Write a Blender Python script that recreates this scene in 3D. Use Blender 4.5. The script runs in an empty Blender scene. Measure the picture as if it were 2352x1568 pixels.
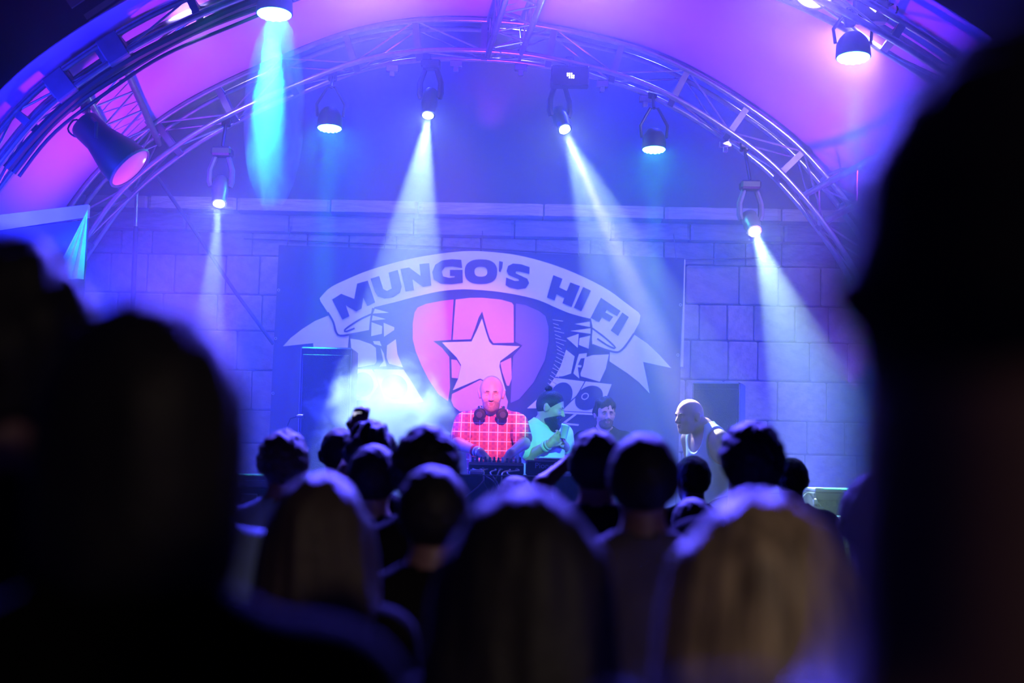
import bpy, bmesh, math, random
import numpy as np
from mathutils import Vector, Matrix

random.seed(7)
np.random.seed(7)
scene = bpy.context.scene
COL = scene.collection
R = math.radians

# ------------------------------------------------------------------ camera
F_PX = 2352 * 50.0 / 36.0
CAM_Z = 1.62
PITCH, ROLL = 4.83, 1.2
cam_data = bpy.data.cameras.new('camera')
cam_data.lens = 50.0
cam_data.sensor_width = 36.0
cam_data.clip_start = 0.05
cam_data.clip_end = 200
cam_data.dof.use_dof = True
cam_data.dof.focus_distance = 10.6
cam_data.dof.aperture_fstop = 1.5
cam = bpy.data.objects.new('camera', cam_data)
COL.objects.link(cam)
CAM_M = Matrix.Translation((0, 0, CAM_Z)) @ Matrix.Rotation(R(90 + PITCH), 4, 'X') @ Matrix.Rotation(R(ROLL), 4, 'Z')
cam.matrix_world = CAM_M
scene.camera = cam
CAM_R = CAM_M.to_3x3()


def at(px, py, Y):
    """world point that stands at distance Y in front of the camera, seen at photo pixel (px, py)"""
    d = CAM_R @ Vector(((px - 1176) / F_PX, -(py - 784) / F_PX, -1.0))
    k = Y / d.y
    return Vector((d.x * k, Y, CAM_Z + d.z * k))


# ------------------------------------------------------------------ view, world
vs = scene.view_settings
vs.view_transform = 'Standard'
vs.look = 'None'
vs.exposure = -0.32
vs.gamma = 1.0
vs.use_curve_mapping = False
scene.cycles.max_bounces = 5
scene.cycles.diffuse_bounces = 2
scene.cycles.glossy_bounces = 2
scene.cycles.transmission_bounces = 4
scene.cycles.volume_bounces = 0
scene.cycles.transparent_max_bounces = 6
scene.cycles.sample_clamp_indirect = 3.0
scene.cycles.caustics_reflective = False
scene.cycles.caustics_refractive = False
scene.cycles.volume_step_rate = 1.5
scene.cycles.adaptive_threshold = 0.015

world = bpy.data.worlds.new('night_sky')
scene.world = world
world.use_nodes = True
wb = world.node_tree.nodes['Background']
wb.inputs['Color'].default_value = (0.10, 0.07, 0.9, 1)
wb.inputs['Strength'].default_value = 0.04

HAZE_DENSITY = 0.06
HAZE_G = 0.30


def lamp(name, kind, loc, target=None, power=100, color=(1, 1, 1), size=0.05, angle=60, blend=0.3, parent=None):
    ld = bpy.data.lights.new(name, kind)
    ld.energy = power
    ld.color = color
    if kind == 'SPOT':
        ld.spot_size = R(angle)
        ld.spot_blend = blend
        ld.shadow_soft_size = size
    elif kind == 'AREA':
        ld.size = size
    else:
        ld.shadow_soft_size = size
    o = bpy.data.objects.new(name, ld)
    COL.objects.link(o)
    o.location = loc
    if target is not None:
        o.rotation_euler = (Vector(target) - Vector(loc)).to_track_quat('-Z', 'Y').to_euler()
    return o


# wash lamps: blue from both wings and from the crown of the front arch, violet on the wall, purple on the roof
BLUE = (0.018, 0.022, 1.0)
VIOLET = (0.50, 0.40, 1.0)
MAGENTA = (0.37, 0.026, 0.92)
for (x, y, zz, tx, tz, pw) in ((-3.75, 10.5, 2.5, 1.5, 2.6, 2900), (3.75, 10.5, 2.5, -1.5, 2.6, 5000), (-3.85, 11.6, 1.6, 1.5, 1.9, 500), (3.85, 11.6, 1.6, -1.5, 1.9, 4600)):
    lamp('wing_wash', 'SPOT', (x, y, zz), (tx, 10.0, tz), pw, BLUE, 0.25, 105, 0.8)
for (x, pw) in ((-1.3, 3200), (1.5, 4200)):
    lamp('rear_fill', 'SPOT', (x, 12.35, 6.0), (x * 0.8, 9.4, 1.4), pw, BLUE, 0.2, 95, 0.8)  # unseen spots above the rear arch, added to deepen the blue haze
for (x, pw) in ((-3.5, 1200), (3.6, 900)):
    lamp('front_fill', 'SPOT', (x, 8.3, 3.0), (x * 0.2, 10.6, 3.9), pw, BLUE, 0.2, 110, 0.8)  # unseen spots before the front arch, added to brighten its truss
CROWN = [(-1.0, 9.15, 5.05), (0.45, 9.15, 5.15), (1.9, 9.15, 5.0)]
for (x, y, zz) in CROWN:
    lamp('crown_wash', 'SPOT', (x, y, zz), (x * 0.5, 3.2, 1.5), 9000, (0.09, 0.07, 1.0), 0.10, 62, 0.7)
for x in (-2.6, 0.0, 2.6):
    lamp('wall_wash', 'SPOT', (x, 11.6, 5.75), (x * 0.8, 12.9, 2.2), 420, VIOLET, 0.10, 80, 0.9)
for (x, z) in ((-2.3, 4.65), (2.4, 4.55)):
    lamp('truss_fill', 'SPOT', (x, 9.35, z), (x * 0.25, 12.9, 2.6), 700, VIOLET, 0.10, 95, 0.8)  # bare spots at the front arch, added to give the trusses shine
# purple up-lights in both wings, aimed at the roof fabric
lamp('roof_wash', 'SPOT', (-2.3, 10.3, 2.0), (-2.5, 10.1, 5.2), 780, MAGENTA, 0.12, 88, 0.8)
lamp('roof_wash', 'SPOT', (2.5, 10.3, 2.2), (2.3, 10.1, 5.2), 560, MAGENTA, 0.12, 88, 0.8)
lamp('roof_wash', 'SPOT', (-0.2, 10.4, 4.1), (-0.1, 10.2, 6.0), 90, MAGENTA, 0.12, 150, 0.8)
# key lamps of the front-of-house stand behind the audience: pink for the performer at the mixer and the emblem, mint for his neighbour
lamp('pink_key', 'SPOT', (0.5, 1.6, 4.4), at(1120, 962, 9.7), 12500, (1.0, 0.17, 0.50), 0.03, 3.9, 0.35)
lamp('pink_key', 'SPOT', (-1.0, 1.6, 4.6), at(1080, 815, 12.6), 10500, (1.0, 0.20, 0.40), 0.05, 8.5, 0.8)
lamp('mint_key', 'SPOT', (1.6, 1.6, 4.3), at(1255, 1012, 10.05), 4200, (0.14, 1.0, 0.78), 0.03, 3.9, 0.35)
lamp('mint_key', 'SPOT', (-1.6, 8.6, 4.9), at(170, 560, 9.1), 600, (0.10, 1.0, 0.60), 0.05, 9, 0.5)  # unseen extra spot near the front arch, added to brighten the tied cloth
# unseen narrow spot added for the weak warm light from behind the audience
lamp('warm_fill', 'SPOT', (3.2, -3.2, 3.4), (0.45, 1.5, 1.42), 360, (1.0, 0.76, 0.58), 0.3, 22, 0.8)


# ------------------------------------------------------------------ materials
def newmat(name):
    m = bpy.data.materials.new(name)
    m.use_nodes = True
    nt = m.node_tree
    return m, nt, nt.nodes['Principled BSDF']


def mat(name, color, rough=0.6, metal=0.0, noise=0.0, scale=8.0, bump=0.0, color2=None, spec=0.5, sheen=0.0, trans=0.0, stretch=None):
    m, nt, b = newmat(name)
    b.inputs['Base Color'].default_value = (*color, 1)
    b.inputs['Roughness'].default_value = rough
    b.inputs['Metallic'].default_value = metal
    b.inputs['Specular IOR Level'].default_value = spec
    if sheen:
        b.inputs['Sheen Weight'].default_value = sheen
    if trans:
        b.inputs['Transmission Weight'].default_value = trans
    if noise or bump or color2:
        tc = nt.nodes.new('ShaderNodeTexCoord')
        nz = nt.nodes.new('ShaderNodeTexNoise')
        nz.inputs['Scale'].default_value = scale
        nz.inputs['Detail'].default_value = 4
        src = tc.outputs['Object']
        if stretch:
            mp = nt.nodes.new('ShaderNodeMapping')
            mp.inputs['Scale'].default_value = stretch
            nt.links.new(src, mp.inputs['Vector'])
            src = mp.outputs['Vector']
        nt.links.new(src, nz.inputs['Vector'])
        if noise or color2:
            cr = nt.nodes.new('ShaderNodeValToRGB')
            c2 = color2 or tuple(max(0, c * (1 - noise)) for c in color)
            cr.color_ramp.elements[0].position = 0.35
            cr.color_ramp.elements[1].position = 0.65
            cr.color_ramp.elements[0].color = (*c2, 1)
            cr.color_ramp.elements[1].color = (*color, 1)
            nt.links.new(nz.outputs['Fac'], cr.inputs['Fac'])
            nt.links.new(cr.outputs['Color'], b.inputs['Base Color'])
        if bump:
            bp = nt.nodes.new('ShaderNodeBump')
            bp.inputs['Strength'].default_value = bump
            bp.inputs['Distance'].default_value = 0.02
            nt.links.new(nz.outputs['Fac'], bp.inputs['Height'])
            nt.links.new(bp.outputs['Normal'], b.inputs['Normal'])
    return m


def emit(name, color, strength):
    m, nt, b = newmat(name)
    b.inputs['Base Color'].default_value = (*[min(1, c) for c in color], 1)
    b.inputs['Emission Color'].default_value = (*color, 1)
    b.inputs['Emission Strength'].default_value = strength
    return m


M = {}
M['stone'] = mat('stone', (0.20, 0.175, 0.18), 0.9, noise=0.30, scale=5, bump=0.5)
M['stone_b'] = mat('stone_pale', (0.25, 0.215, 0.215), 0.9, noise=0.35, scale=7, bump=0.5)
M['mortar'] = mat('mortar', (0.05, 0.045, 0.05), 0.95, noise=0.4, scale=10)
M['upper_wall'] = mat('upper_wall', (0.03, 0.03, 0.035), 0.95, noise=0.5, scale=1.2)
M['ground'] = mat('ground', (0.03, 0.03, 0.035), 0.95, noise=0.5, scale=4)
M['stage'] = mat('stage_deck', (0.025, 0.025, 0.028), 0.6, noise=0.4, scale=6)
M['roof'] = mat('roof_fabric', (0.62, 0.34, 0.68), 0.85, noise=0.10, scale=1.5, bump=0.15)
M['alu'] = mat('truss_aluminium', (0.62, 0.62, 0.66), 0.28, 0.95, noise=0.15, scale=20)
M['alu_dull'] = mat('truss_plate', (0.16, 0.14, 0.18), 0.5, 0.4, noise=0.2, scale=12)
M['black_metal'] = mat('black_metal', (0.015, 0.015, 0.018), 0.45, 0.3, noise=0.3, scale=15)
M['grey_metal'] = mat('grey_metal', (0.16, 0.16, 0.18), 0.4, 0.6, noise=0.2, scale=15)
M['cable'] = mat('cable_rubber', (0.012, 0.012, 0.014), 0.55, noise=0.3, scale=20)
M['banner'] = mat('banner_cloth', (0.014, 0.014, 0.022), 0.85, noise=0.3, scale=3, bump=0.1)
M['print_white'] = mat('banner_print_white', (0.62, 0.58, 0.66), 0.85, noise=0.10, scale=3)
M['print_black'] = mat('banner_print_black', (0.014, 0.014, 0.024), 0.85, noise=0.2, scale=4)
M['print_red'] = mat('banner_print_red', (0.55, 0.06, 0.14), 0.85, noise=0.12, scale=2.5)
M['print_pink'] = mat('banner_print_pink', (0.62, 0.24, 0.34), 0.85, noise=0.12, scale=2.5)
M['print_green'] = mat('banner_print_violet', (0.13, 0.09, 0.26), 0.85, noise=0.15, scale=2.5)
M['speaker'] = mat('speaker_cabinet', (0.012, 0.012, 0.015), 0.6, noise=0.4, scale=30, bump=0.2)
M['grille'] = mat('speaker_grille', (0.008, 0.008, 0.01), 0.55, noise=0.5, scale=120, bump=0.3)
M['canvas'] = mat('canvas', (0.10, 0.10, 0.13), 0.85, noise=0.2, scale=4, bump=0.1)
M['canvas_hem'] = mat('canvas_hem', (0.55, 0.52, 0.60), 0.8, noise=0.15, scale=6)
M['mint'] = mat('mint_cloth', (0.42, 0.85, 0.70), 0.8, noise=0.2, scale=6)
M['white_plastic'] = mat('white_plastic', (0.75, 0.75, 0.75), 0.35, noise=0.08, scale=10)
M['case'] = mat('case_laminate', (0.03, 0.03, 0.04), 0.4, noise=0.3, scale=12)
M['table_cloth'] = mat('table_cloth', (0.02, 0.02, 0.025), 0.85, noise=0.4, scale=8)
M['knob'] = mat('knob', (0.12, 0.12, 0.13), 0.4, noise=0.2, scale=40)
M['facade'] = mat('facade_plaster', (0.55, 0.46, 0.36), 0.9, noise=0.25, scale=3)
M['facade_dark'] = mat('facade_timber', (0.03, 0.025, 0.03), 0.9, noise=0.3, scale=3)
M['lens_pink'] = mat('lamp_glass', (0.75, 0.50, 0.62), 0.12, 0.0, noise=0.15, scale=6)
M['led_cyan'] = emit('led_cyan', (0.10, 1.0, 0.76), 42)
M['led_cyan_soft'] = emit('led_cyan_rear', (0.06, 1.0, 0.74), 130)
M['beam_lens'] = emit('beam_lens', (0.60, 1.0, 0.85), 380)
M['warm_lens'] = emit('warm_lens', (1.0, 0.82, 0.66), 6)
M['display'] = emit('display_pixels', (0.9, 0.85, 1.0), 8)
M['display_red'] = emit('display_red', (1.0, 0.05, 0.2), 5)
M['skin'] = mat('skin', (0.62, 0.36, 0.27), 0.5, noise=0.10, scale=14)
M['skin_dim'] = mat('skin_shaded', (0.20, 0.11, 0.08), 0.5, noise=0.12, scale=14)  # skin colour darkened to stand for shade on the audience's necks
M['eye'] = mat('eye_white', (0.7, 0.68, 0.66), 0.25, noise=0.05, scale=60)
M['iris'] = mat('eye_iris', (0.03, 0.02, 0.015), 0.2, noise=0.3, scale=80)
M['lip'] = mat('lip', (0.45, 0.17, 0.15), 0.5, noise=0.1, scale=30)
M['stubble'] = mat('stubble', (0.16, 0.10, 0.08), 0.8, noise=0.5, scale=120)
M['stubble_light'] = mat('stubble_light', (0.33, 0.19, 0.15), 0.8, noise=0.35, scale=120)
M['hair_black'] = mat('hair_black', (0.010, 0.008, 0.008), 0.6, noise=0.4, scale=60, bump=0.25, spec=0.3)
M['hair_brown'] = mat('hair_brown', (0.040, 0.024, 0.014), 0.5, noise=0.4, scale=60, bump=0.4, stretch=(4, 4, 0.6))
M['hair_blonde'] = mat('hair_blonde', (0.36, 0.27, 0.16), 0.5, color2=(0.10, 0.07, 0.04), scale=22, bump=0.4, stretch=(3, 3, 0.25))
M['shirt_black'] = mat('shirt_black', (0.009, 0.008, 0.009), 0.95, noise=0.3, scale=10, bump=0.1, spec=0.08)
M['shirt_shaded'] = mat('shirt_shaded', (0.004, 0.004, 0.004), 1.0, noise=0.3, scale=10, spec=0.03)  # black shirt darkened further so the nearest shoulders look unlit
M['shirt_grey'] = mat('shirt_grey', (0.09, 0.075, 0.08), 0.9, noise=0.2, scale=10, bump=0.1)
M['shirt_blue'] = mat('shirt_blue', (0.20, 0.30, 0.50), 0.9, noise=0.2, scale=10, bump=0.1)
M['shirt_white'] = mat('shirt_white', (0.72, 0.80, 0.78), 0.85, noise=0.06, scale=8, bump=0.2)
M['denim'] = mat('denim', (0.02, 0.025, 0.05), 0.9, noise=0.3, scale=30)
M['shoe'] = mat('shoe', (0.015, 0.015, 0.015), 0.6, noise=0.3, scale=20)


def plaid():
    m, nt, b = newmat('shirt_plaid')
    b.inputs['Roughness'].default_value = 0.9
    tc = nt.nodes.new('ShaderNodeTexCoord')
    sp = nt.nodes.new('ShaderNodeSeparateXYZ')
    nt.links.new(tc.outputs['Object'], sp.inputs[0])

    def stripe(out, period, width, off=0.0):
        a = nt.nodes.new('ShaderNodeMath'); a.operation = 'ADD'; a.inputs[1].default_value = 10 + off
        nt.links.new(out, a.inputs[0])
        w = nt.nodes.new('ShaderNodeMath'); w.operation = 'PINGPONG'; w.inputs[1].default_value = period / 2
        nt.links.new(a.outputs[0], w.inputs[0])
        l = nt.nodes.new('ShaderNodeMath'); l.operation = 'LESS_THAN'; l.inputs[1].default_value = width
        nt.links.new(w.outputs[0], l.inputs[0])
        return l.outputs[0]

    def mix(fac, c1, c2):
        x = nt.nodes.new('ShaderNodeMix'); x.data_type = 'RGBA'
        nt.links.new(fac, x.inputs['Factor'])
        for k, c in (('A', c1), ('B', c2)):
            s = [i for i in x.inputs if i.name == k and i.type == 'RGBA'][0]
            if isinstance(c, tuple):
                s.default_value = (*c, 1)
            else:
                nt.links.new(c, s)
        return [o for o in x.outputs if o.type == 'RGBA'][0]

    base = mix(stripe(sp.outputs['X'], 0.062, 0.011, 0.0), (0.60, 0.10, 0.11), (0.26, 0.05, 0.12))
    base = mix(stripe(sp.outputs['Z'], 0.062, 0.009, 0.0), base, (0.34, 0.06, 0.12))
    base = mix(stripe(sp.outputs['X'], 0.062, 0.0028, 0.029), base, (0.85, 0.72, 0.66))
    base = mix(stripe(sp.outputs['Z'], 0.062, 0.0028, 0.029), base, (0.85, 0.72, 0.66))
    nt.links.new(base, b.inputs['Base Color'])
    return m


M['shirt_plaid'] = plaid()


# ------------------------------------------------------------------ mesh helpers
def tag(o, label=None, cat=None, group=None, kind=None):
    if label: o['label'] = label
    if cat: o['category'] = cat
    if group: o['group'] = group
    if kind: o['kind'] = kind
    return o


def empty(name, loc, label=None, cat=None, group=None, kind=None, rz=0.0):
    o = bpy.data.objects.new(name, None)
    o.empty_display_size = 0.1
    COL.objects.link(o)
    o.location = loc
    o.rotation_euler = (0, 0, rz)
    tag(o, label, cat, group, kind)
    return o


class MB:
    """collects shapes of ONE piece in world or local coordinates"""

    def __init__(self):
        self.v, self.f, self.mi = [], [], []

    def add(self, vs_, fs_, mi=0):
        n = len(self.v)
        self.v += [Vector(p) for p in vs_]
        self.f += [tuple(i + n for i in f) for f in fs_]
        self.mi += [mi] * len(fs_)
        return self

    def box(self, c, s, rot=None, mi=0, taper=1.0):
        rot = rot or Matrix.Identity(3)
        pts = []
        for z in (-.5, .5):
            k = taper if z > 0 else 1.0
            for x, y in ((-.5, -.5), (.5, -.5), (.5, .5), (-.5, .5)):
                pts.append(Vector(c) + rot @ Vector((x * s[0] * k, y * s[1] * k, z * s[2])))
        return self.add(pts, [(3, 2, 1, 0), (4, 5, 6, 7), (0, 1, 5, 4), (1, 2, 6, 5), (2, 3, 7, 6), (3, 0, 4, 7)], mi)

    def lathe(self, prof, a, d, n=20, mi=0, cap=True):
        """profile [(r, h)] swept round the axis that starts at a and runs along d"""
        d = Vector(d).normalized()
        q = d.to_track_quat('Z', 'Y').to_matrix()
        pts, fs = [], []
        for r, h in prof:
            for k in range(n):
                t = 2 * math.pi * k / n
                pts.append(Vector(a) + q @ Vector((r * math.cos(t), r * math.sin(t), h)))
        for j in range(len(prof) - 1):
            for k in range(n):
                k2 = (k + 1) % n
                fs.append((j * n + k, j * n + k2, (j + 1) * n + k2, (j + 1) * n + k))
        if cap:
            fs.append(tuple(reversed(range(n))))
            fs.append(tuple(range((len(prof) - 1) * n, len(prof) * n)))
        return self.add(pts, fs, mi)

    def cyl(self, a, b, r, r2=None, n=12, mi=0):
        a, b = Vector(a), Vector(b)
        return self.lathe([(r, 0), (r if r2 is None else r2, (b - a).length)], a, b - a, n, mi)

    def tube(self, pts, r, n=8, mi=0, closed=False):
        pts = [Vector(p) for p in pts]
        m = len(pts)
        rings = []
        t0 = (pts[1] - pts[0]).normalized()
        up = Vector((0, 0, 1)) if abs(t0.z) < 0.9 else Vector((0, 1, 0))
        nrm = t0.cross(up).normalized()
        vs_, fs_ = [], []
        for i, p in enumerate(pts):
            if closed:
                t = (pts[(i + 1) % m] - pts[i - 1]).normalized()
            else:
                t = (pts[min(i + 1, m - 1)] - pts[max(i - 1, 0)]).normalized()
            nrm = (nrm - t * nrm.dot(t)).normalized()
            bn = t.cross(nrm)
            rr = r[i] if isinstance(r, (list, tuple)) else r
            for k in range(n):
                a = 2 * math.pi * k / n
                vs_.append(p + (nrm * math.cos(a) + bn * math.sin(a)) * rr)
        last = m if closed else m - 1
        for i in range(last):
            i2 = (i + 1) % m
            for k in range(n):
                k2 = (k + 1) % n
                fs_.append((i * n + k, i * n + k2, i2 * n + k2, i2 * n + k))
        if not closed:
            fs_.append(tuple(reversed(range(n))))
            fs_.append(tuple(range((m - 1) * n, m * n)))
        return self.add(vs_, fs_, mi)

    def build(self, name, mats, parent=None, smooth=False, world=True, bevel=0.0):
        me = bpy.data.meshes.new(name)
        inv = parent.matrix_basis.inverted() if (parent is not None and world) else None
        if parent is not None and world and parent.parent is not None:
            inv = (parent.parent.matrix_basis @ parent.matrix_basis).inverted()
        vv = [(inv @ p) if inv else p for p in self.v]
        me.from_pydata([tuple(p) for p in vv], [], self.f)
        bm = bmesh.new(); bm.from_mesh(me)
        if bevel:
            bmesh.ops.bevel(bm, geom=[e for e in bm.edges if e.calc_face_angle(0) > 0.9], offset=bevel, segments=1, affect='EDGES')
        bmesh.ops.recalc_face_normals(bm, faces=bm.faces)
        bm.to_mesh(me); bm.free()
        for m_ in (mats if isinstance(mats, (list, tuple)) else [mats]):
            me.materials.append(m_)
        if len(self.mi) == len(me.polygons) and any(self.mi):
            me.polygons.foreach_set('material_index', self.mi)
        if smooth:
            me.polygons.foreach_set('use_smooth', [True] * len(me.polygons))
            try:
                me.set_sharp_from_angle(angle=R(40))
            except Exception:
                pass
        o = bpy.data.objects.new(name, me)
        COL.objects.link(o)
        o.parent = parent
        return o


def catmull(pts, n):
    """n points at even spacing along a smooth curve through pts"""
    P = [Vector(p) for p in pts]
    P = [P[0] * 2 - P[1]] + P + [P[-1] * 2 - P[-2]]
    dense = []
    for i in range(1, len(P) - 2):
        for k in range(24):
            t = k / 24
            a, b, c, d = P[i - 1], P[i], P[i + 1], P[i + 2]
            dense.append(0.5 * ((2 * b) + (c - a) * t + (2 * a - 5 * b + 4 * c - d) * t * t + (3 * b - a - 3 * c + d) * t ** 3))
    dense.append(P[-2])
    L = [0]
    for i in range(1, len(dense)):
        L.append(L[-1] + (dense[i] - dense[i - 1]).length)
    out = []
    j = 0
    for k in range(n):
        s = L[-1] * k / (n - 1)
        while j < len(L) - 2 and L[j + 1] < s:
            j += 1
        t = (s - L[j]) / max(1e-9, L[j + 1] - L[j])
        out.append(dense[j].lerp(dense[j + 1], min(1, t)))
    return out

# ------------------------------------------------------------------ ground, stage, walls
STAGE_Z = 0.5
Y_STAGE = 8.35
Y_WALL = 12.95
g = MB().box((0, 8, -0.05), (40, 40, 0.1)).build('floor', M['ground'])
tag(g, 'dark ground the audience stands on', kind='structure')
sd = empty('stage_floor', (0, 10.6, 0), 'black stage deck behind the audience', kind='structure')
k = 0
for ix in range(5):
    for iy in range(3):
        MB().box((-4.0 + 2.0 * ix, Y_STAGE + 0.72 + iy * 1.44, STAGE_Z - 0.03), (1.99, 1.43, 0.06)).build('deck_panel', M['stage'], sd, bevel=0.004)
MB().box((0, Y_STAGE + 0.03, 0.235), (9.9, 0.05, 0.46)).build('skirt', M['table_cloth'], sd)

# stone building behind the stage: recessed mortar body, every block a piece of its own
wall = empty('wall_back', (0, Y_WALL + 0.2, 0), 'pale coursed stone wall behind the stage banner', kind='structure')
LEDGE_Z = at(1200, 548, Y_WALL).z
MB().box((-0.2, Y_WALL + 0.25, LEDGE_Z / 2), (10.6, 0.46, LEDGE_Z)).build('mortar', M['mortar'], wall)
blk = MB().box((0, 0, 0), (1, 1, 1)).build('stone_block_shape', M['stone'], bevel=0.03)
blk2 = blk.data.copy(); blk2.materials[0] = M['stone_b']
shapes = [blk.data, blk2]
bpy.data.objects.remove(blk)


def block(name, x0, x1, z0, z1, yf, depth, par):
    o = bpy.data.objects.new(name, random.choice(shapes))
    COL.objects.link(o)
    o.parent = par
    o.location = Vector(((x0 + x1) / 2, yf + depth / 2 + random.uniform(-0.006, 0.006), (z0 + z1) / 2)) - Vector(par.location)
    o.scale = (x1 - x0, depth, z1 - z0)
    o.rotation_euler = (random.uniform(-.006, .006), random.uniform(-.004, .004), random.uniform(-.006, .006))
    return o


z = 0.75
row = 0
while z < LEDGE_Z - 0.05:
    h = random.choice((0.30, 0.33, 0.36))
    if z + h > LEDGE_Z - 0.12:
        h = LEDGE_Z - z
    x = -5.2 + random.uniform(-0.3, 0)
    while x < 4.8:
        w = random.uniform(0.24, 0.52)
        block('stone_block', x, x + w - 0.012, z + 0.006, z + h - 0.006, Y_WALL - 0.02, 0.14, wall)
        x += w
    z += h
    row += 1
# projecting cornice of long stones in two courses
cor = empty('trim_1', (0, Y_WALL, LEDGE_Z), 'projecting stone cornice along the top of the wall', kind='structure')
CT = at(1200, 476, Y_WALL).z
zm = (LEDGE_Z + CT) / 2 + 0.02
for (z0, z1, yf) in ((LEDGE_Z, zm, Y_WALL - 0.10), (zm, CT, Y_WALL - 0.24)):
    x = -5.3 + random.uniform(-0.4, 0)
    while x < 4.8:
        w = random.uniform(0.55, 1.15)
        block('cornice_stone', x, x + w - 0.014, z0 + 0.004, z1 - 0.008, yf, 0.5, cor)
        x += w
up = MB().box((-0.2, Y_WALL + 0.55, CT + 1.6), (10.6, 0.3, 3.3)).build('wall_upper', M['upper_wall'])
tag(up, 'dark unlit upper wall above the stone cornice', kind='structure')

# ------------------------------------------------------------------ arches
Y_REAR, Y_FRONT = 11.3, 9.3
ARCH_PX = [(-40, 1300), (-15, 1100), (15, 950), (60, 780), (115, 640), (185, 525), (270, 415), (400, 310), (530, 235), (720, 152), (840, 112), (960, 93),
           (1080, 91), (1210, 100), (1340, 125), (1450, 155), (1555, 200), (1665, 265), (1775, 345), (1850, 420),
           (1915, 500), (1975, 590), (2030, 700), (2075, 840), (2105, 1000), (2120, 1200)]
NSEG = 160
rear = catmull([at(x, y, Y_REAR) for x, y in ARCH_PX], NSEG)
front = [Vector((p.x * 1.13 + 0.50, Y_FRONT, p.z + 0.12)) for p in rear]
for P_ in (rear, front):                       # feet stand on the deck
    for e in (0, -1):
        P_[e].z = min(P_[e].z, STAGE_Z + 0.02)
        P_[e].z = STAGE_Z + 0.02


def arch_frames(path):
    out = []
    for i, p in enumerate(path):
        t = (path[min(i + 1, len(path) - 1)] - path[max(i - 1, 0)]).normalized()
        n = Vector((-t.z, 0, t.x))
        if n.z < 0 and abs(n.z) > 0.05:
            n = -n
        out.append((p, t, n))
    # keep the normal pointing outward all along
    for i in range(len(out)):
        p, t, n = out[i]
        c = Vector((path[len(path) // 2].x, p.y, 2.5))
        if n.dot(p - c) < 0:
            out[i] = (p, t, -n)
    return out


HD, HW = 0.125, 0.125


def build_arch(path, name, label, every, tube_r, HD=0.125):
    root = empty(name, (path[len(path) // 2].x, path[0].y, STAGE_Z), label, 'truss', 'arched trusses carrying the stage roof')
    fr = arch_frames(path)
    corner = {}
    for sn in (1, -1):
        for sy in (1, -1):
            pts = [p + n * HD * sn + Vector((0, HW * sy, 0)) for p, t, n in fr]
            corner[(sn, sy)] = pts
            MB().tube(pts, tube_r, 10).build('chord', M['alu'], root, smooth=True)
    idx = list(range(0, len(path), every))
    for a, i in enumerate(idx):
        p, t, n = fr[i]
        q = Matrix((n, Vector((0, 1, 0)), t)).transposed()
        mb = MB()
        th = 0.05
        mb.box(p + n * HD, (0.022, 2 * HW, th), q).box(p - n * HD, (0.022, 2 * HW, th), q)
        mb.box(p + Vector((0, HW, 0)), (2 * HD, 0.022, th), q).box(p - Vector((0, HW, 0)), (2 * HD, 0.022, th), q)
        mb.build('joint_frame', M['alu_dull'], root)
    for a in range(len(idx) - 1):
        i, j = idx[a], idx[a + 1]
        m_ = (i + j) // 2
        for sy in (1, -1):
            MB().cyl(corner[(1, sy)][i if a % 2 else j], corner[(-1, sy)][j if a % 2 else i], 0.008, n=6).build('brace', M['alu'], root, smooth=True)
        MB().cyl(corner[(-1, -1)][i if a % 2 else j], corner[(-1, 1)][j if a % 2 else i], 0.008, n=6).build('brace', M['alu'], root, smooth=True)
    return root, fr, corner


rear_arch, rear_fr, rear_c = build_arch(rear, 'arch_truss', 'aluminium arch truss in full view curving over the banner', 7, 0.023)
front_arch, front_fr, front_c = build_arch(front, 'arch_truss', 'nearer aluminium arch truss cut off by the top of the picture', 8, 0.024, HD=0.068)


def nearest(path, px, py):
    best, bi = 1e9, 0
    inv = CAM_M.inverted()
    for i, p in enumerate(path):
        c = inv @ p
        u, v = 1176 + F_PX * c.x / -c.z, 784 - F_PX * c.y / -c.z
        dd = (u - px) ** 2 + (v - py) ** 2
        if dd < best:
            best, bi = dd, i
    return bi


def purlin(a, b, side, name_label, w=0.26, bays=9):
    a, b = Vector(a), Vector(b)
    root = empty('purlin_truss', (a + b) / 2, name_label, 'truss', 'straight trusses joining the two arches')
    d = (b - a).normalized()
    s = Vector(side)
    s = (s - d * s.dot(d)).normalized()
    u = d.cross(s).normalized()
    c = {}
    for i in (1, -1):
        for j in (1, -1):
            o = s * i * w / 2 + u * j * w / 2
            c[(i, j)] = (a + o, b + o)
            MB().cyl(a + o, b + o, 0.025, n=10).build('chord', M['alu'], root, smooth=True)
    faces = [((1, 1), (1, -1)), ((1, -1), (-1, -1)), ((-1, -1), (-1, 1)), ((-1, 1), (1, 1))]
    for e0, e1 in faces:
        for k_ in range(bays):
            t0, t1 = k_ / bays, (k_ + 1) / bays
            p, q = (c[e0], c[e1]) if k_ % 2 == 0 else (c[e1], c[e0])
            MB().cyl(p[0].lerp(p[1], t0), q[0].lerp(q[1], t1), 0.008, n=6).build('brace', M['alu'], root, smooth=True)
    return root


iL = nearest(rear, 330, 362)
iC = nearest(rear, 1150, 95)
iR = nearest(rear, 1880, 455)
inset = 0.0
purlin(at(300, 322, 11.25), at(200, 125, 9.35), rear_fr[iL][1], 'straight lattice truss above the big floodlight can', w=0.32)
purlin(rear[iC], at(1226, -105, Y_FRONT), (1, 0, 0), 'straight lattice truss rising from the crown of the arch')
fR = nearest(front, 2276, 284)
purlin(rear[iR], front[fR], rear_fr[iR][1], 'straight lattice truss beside the tall man in front', bays=8)

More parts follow.
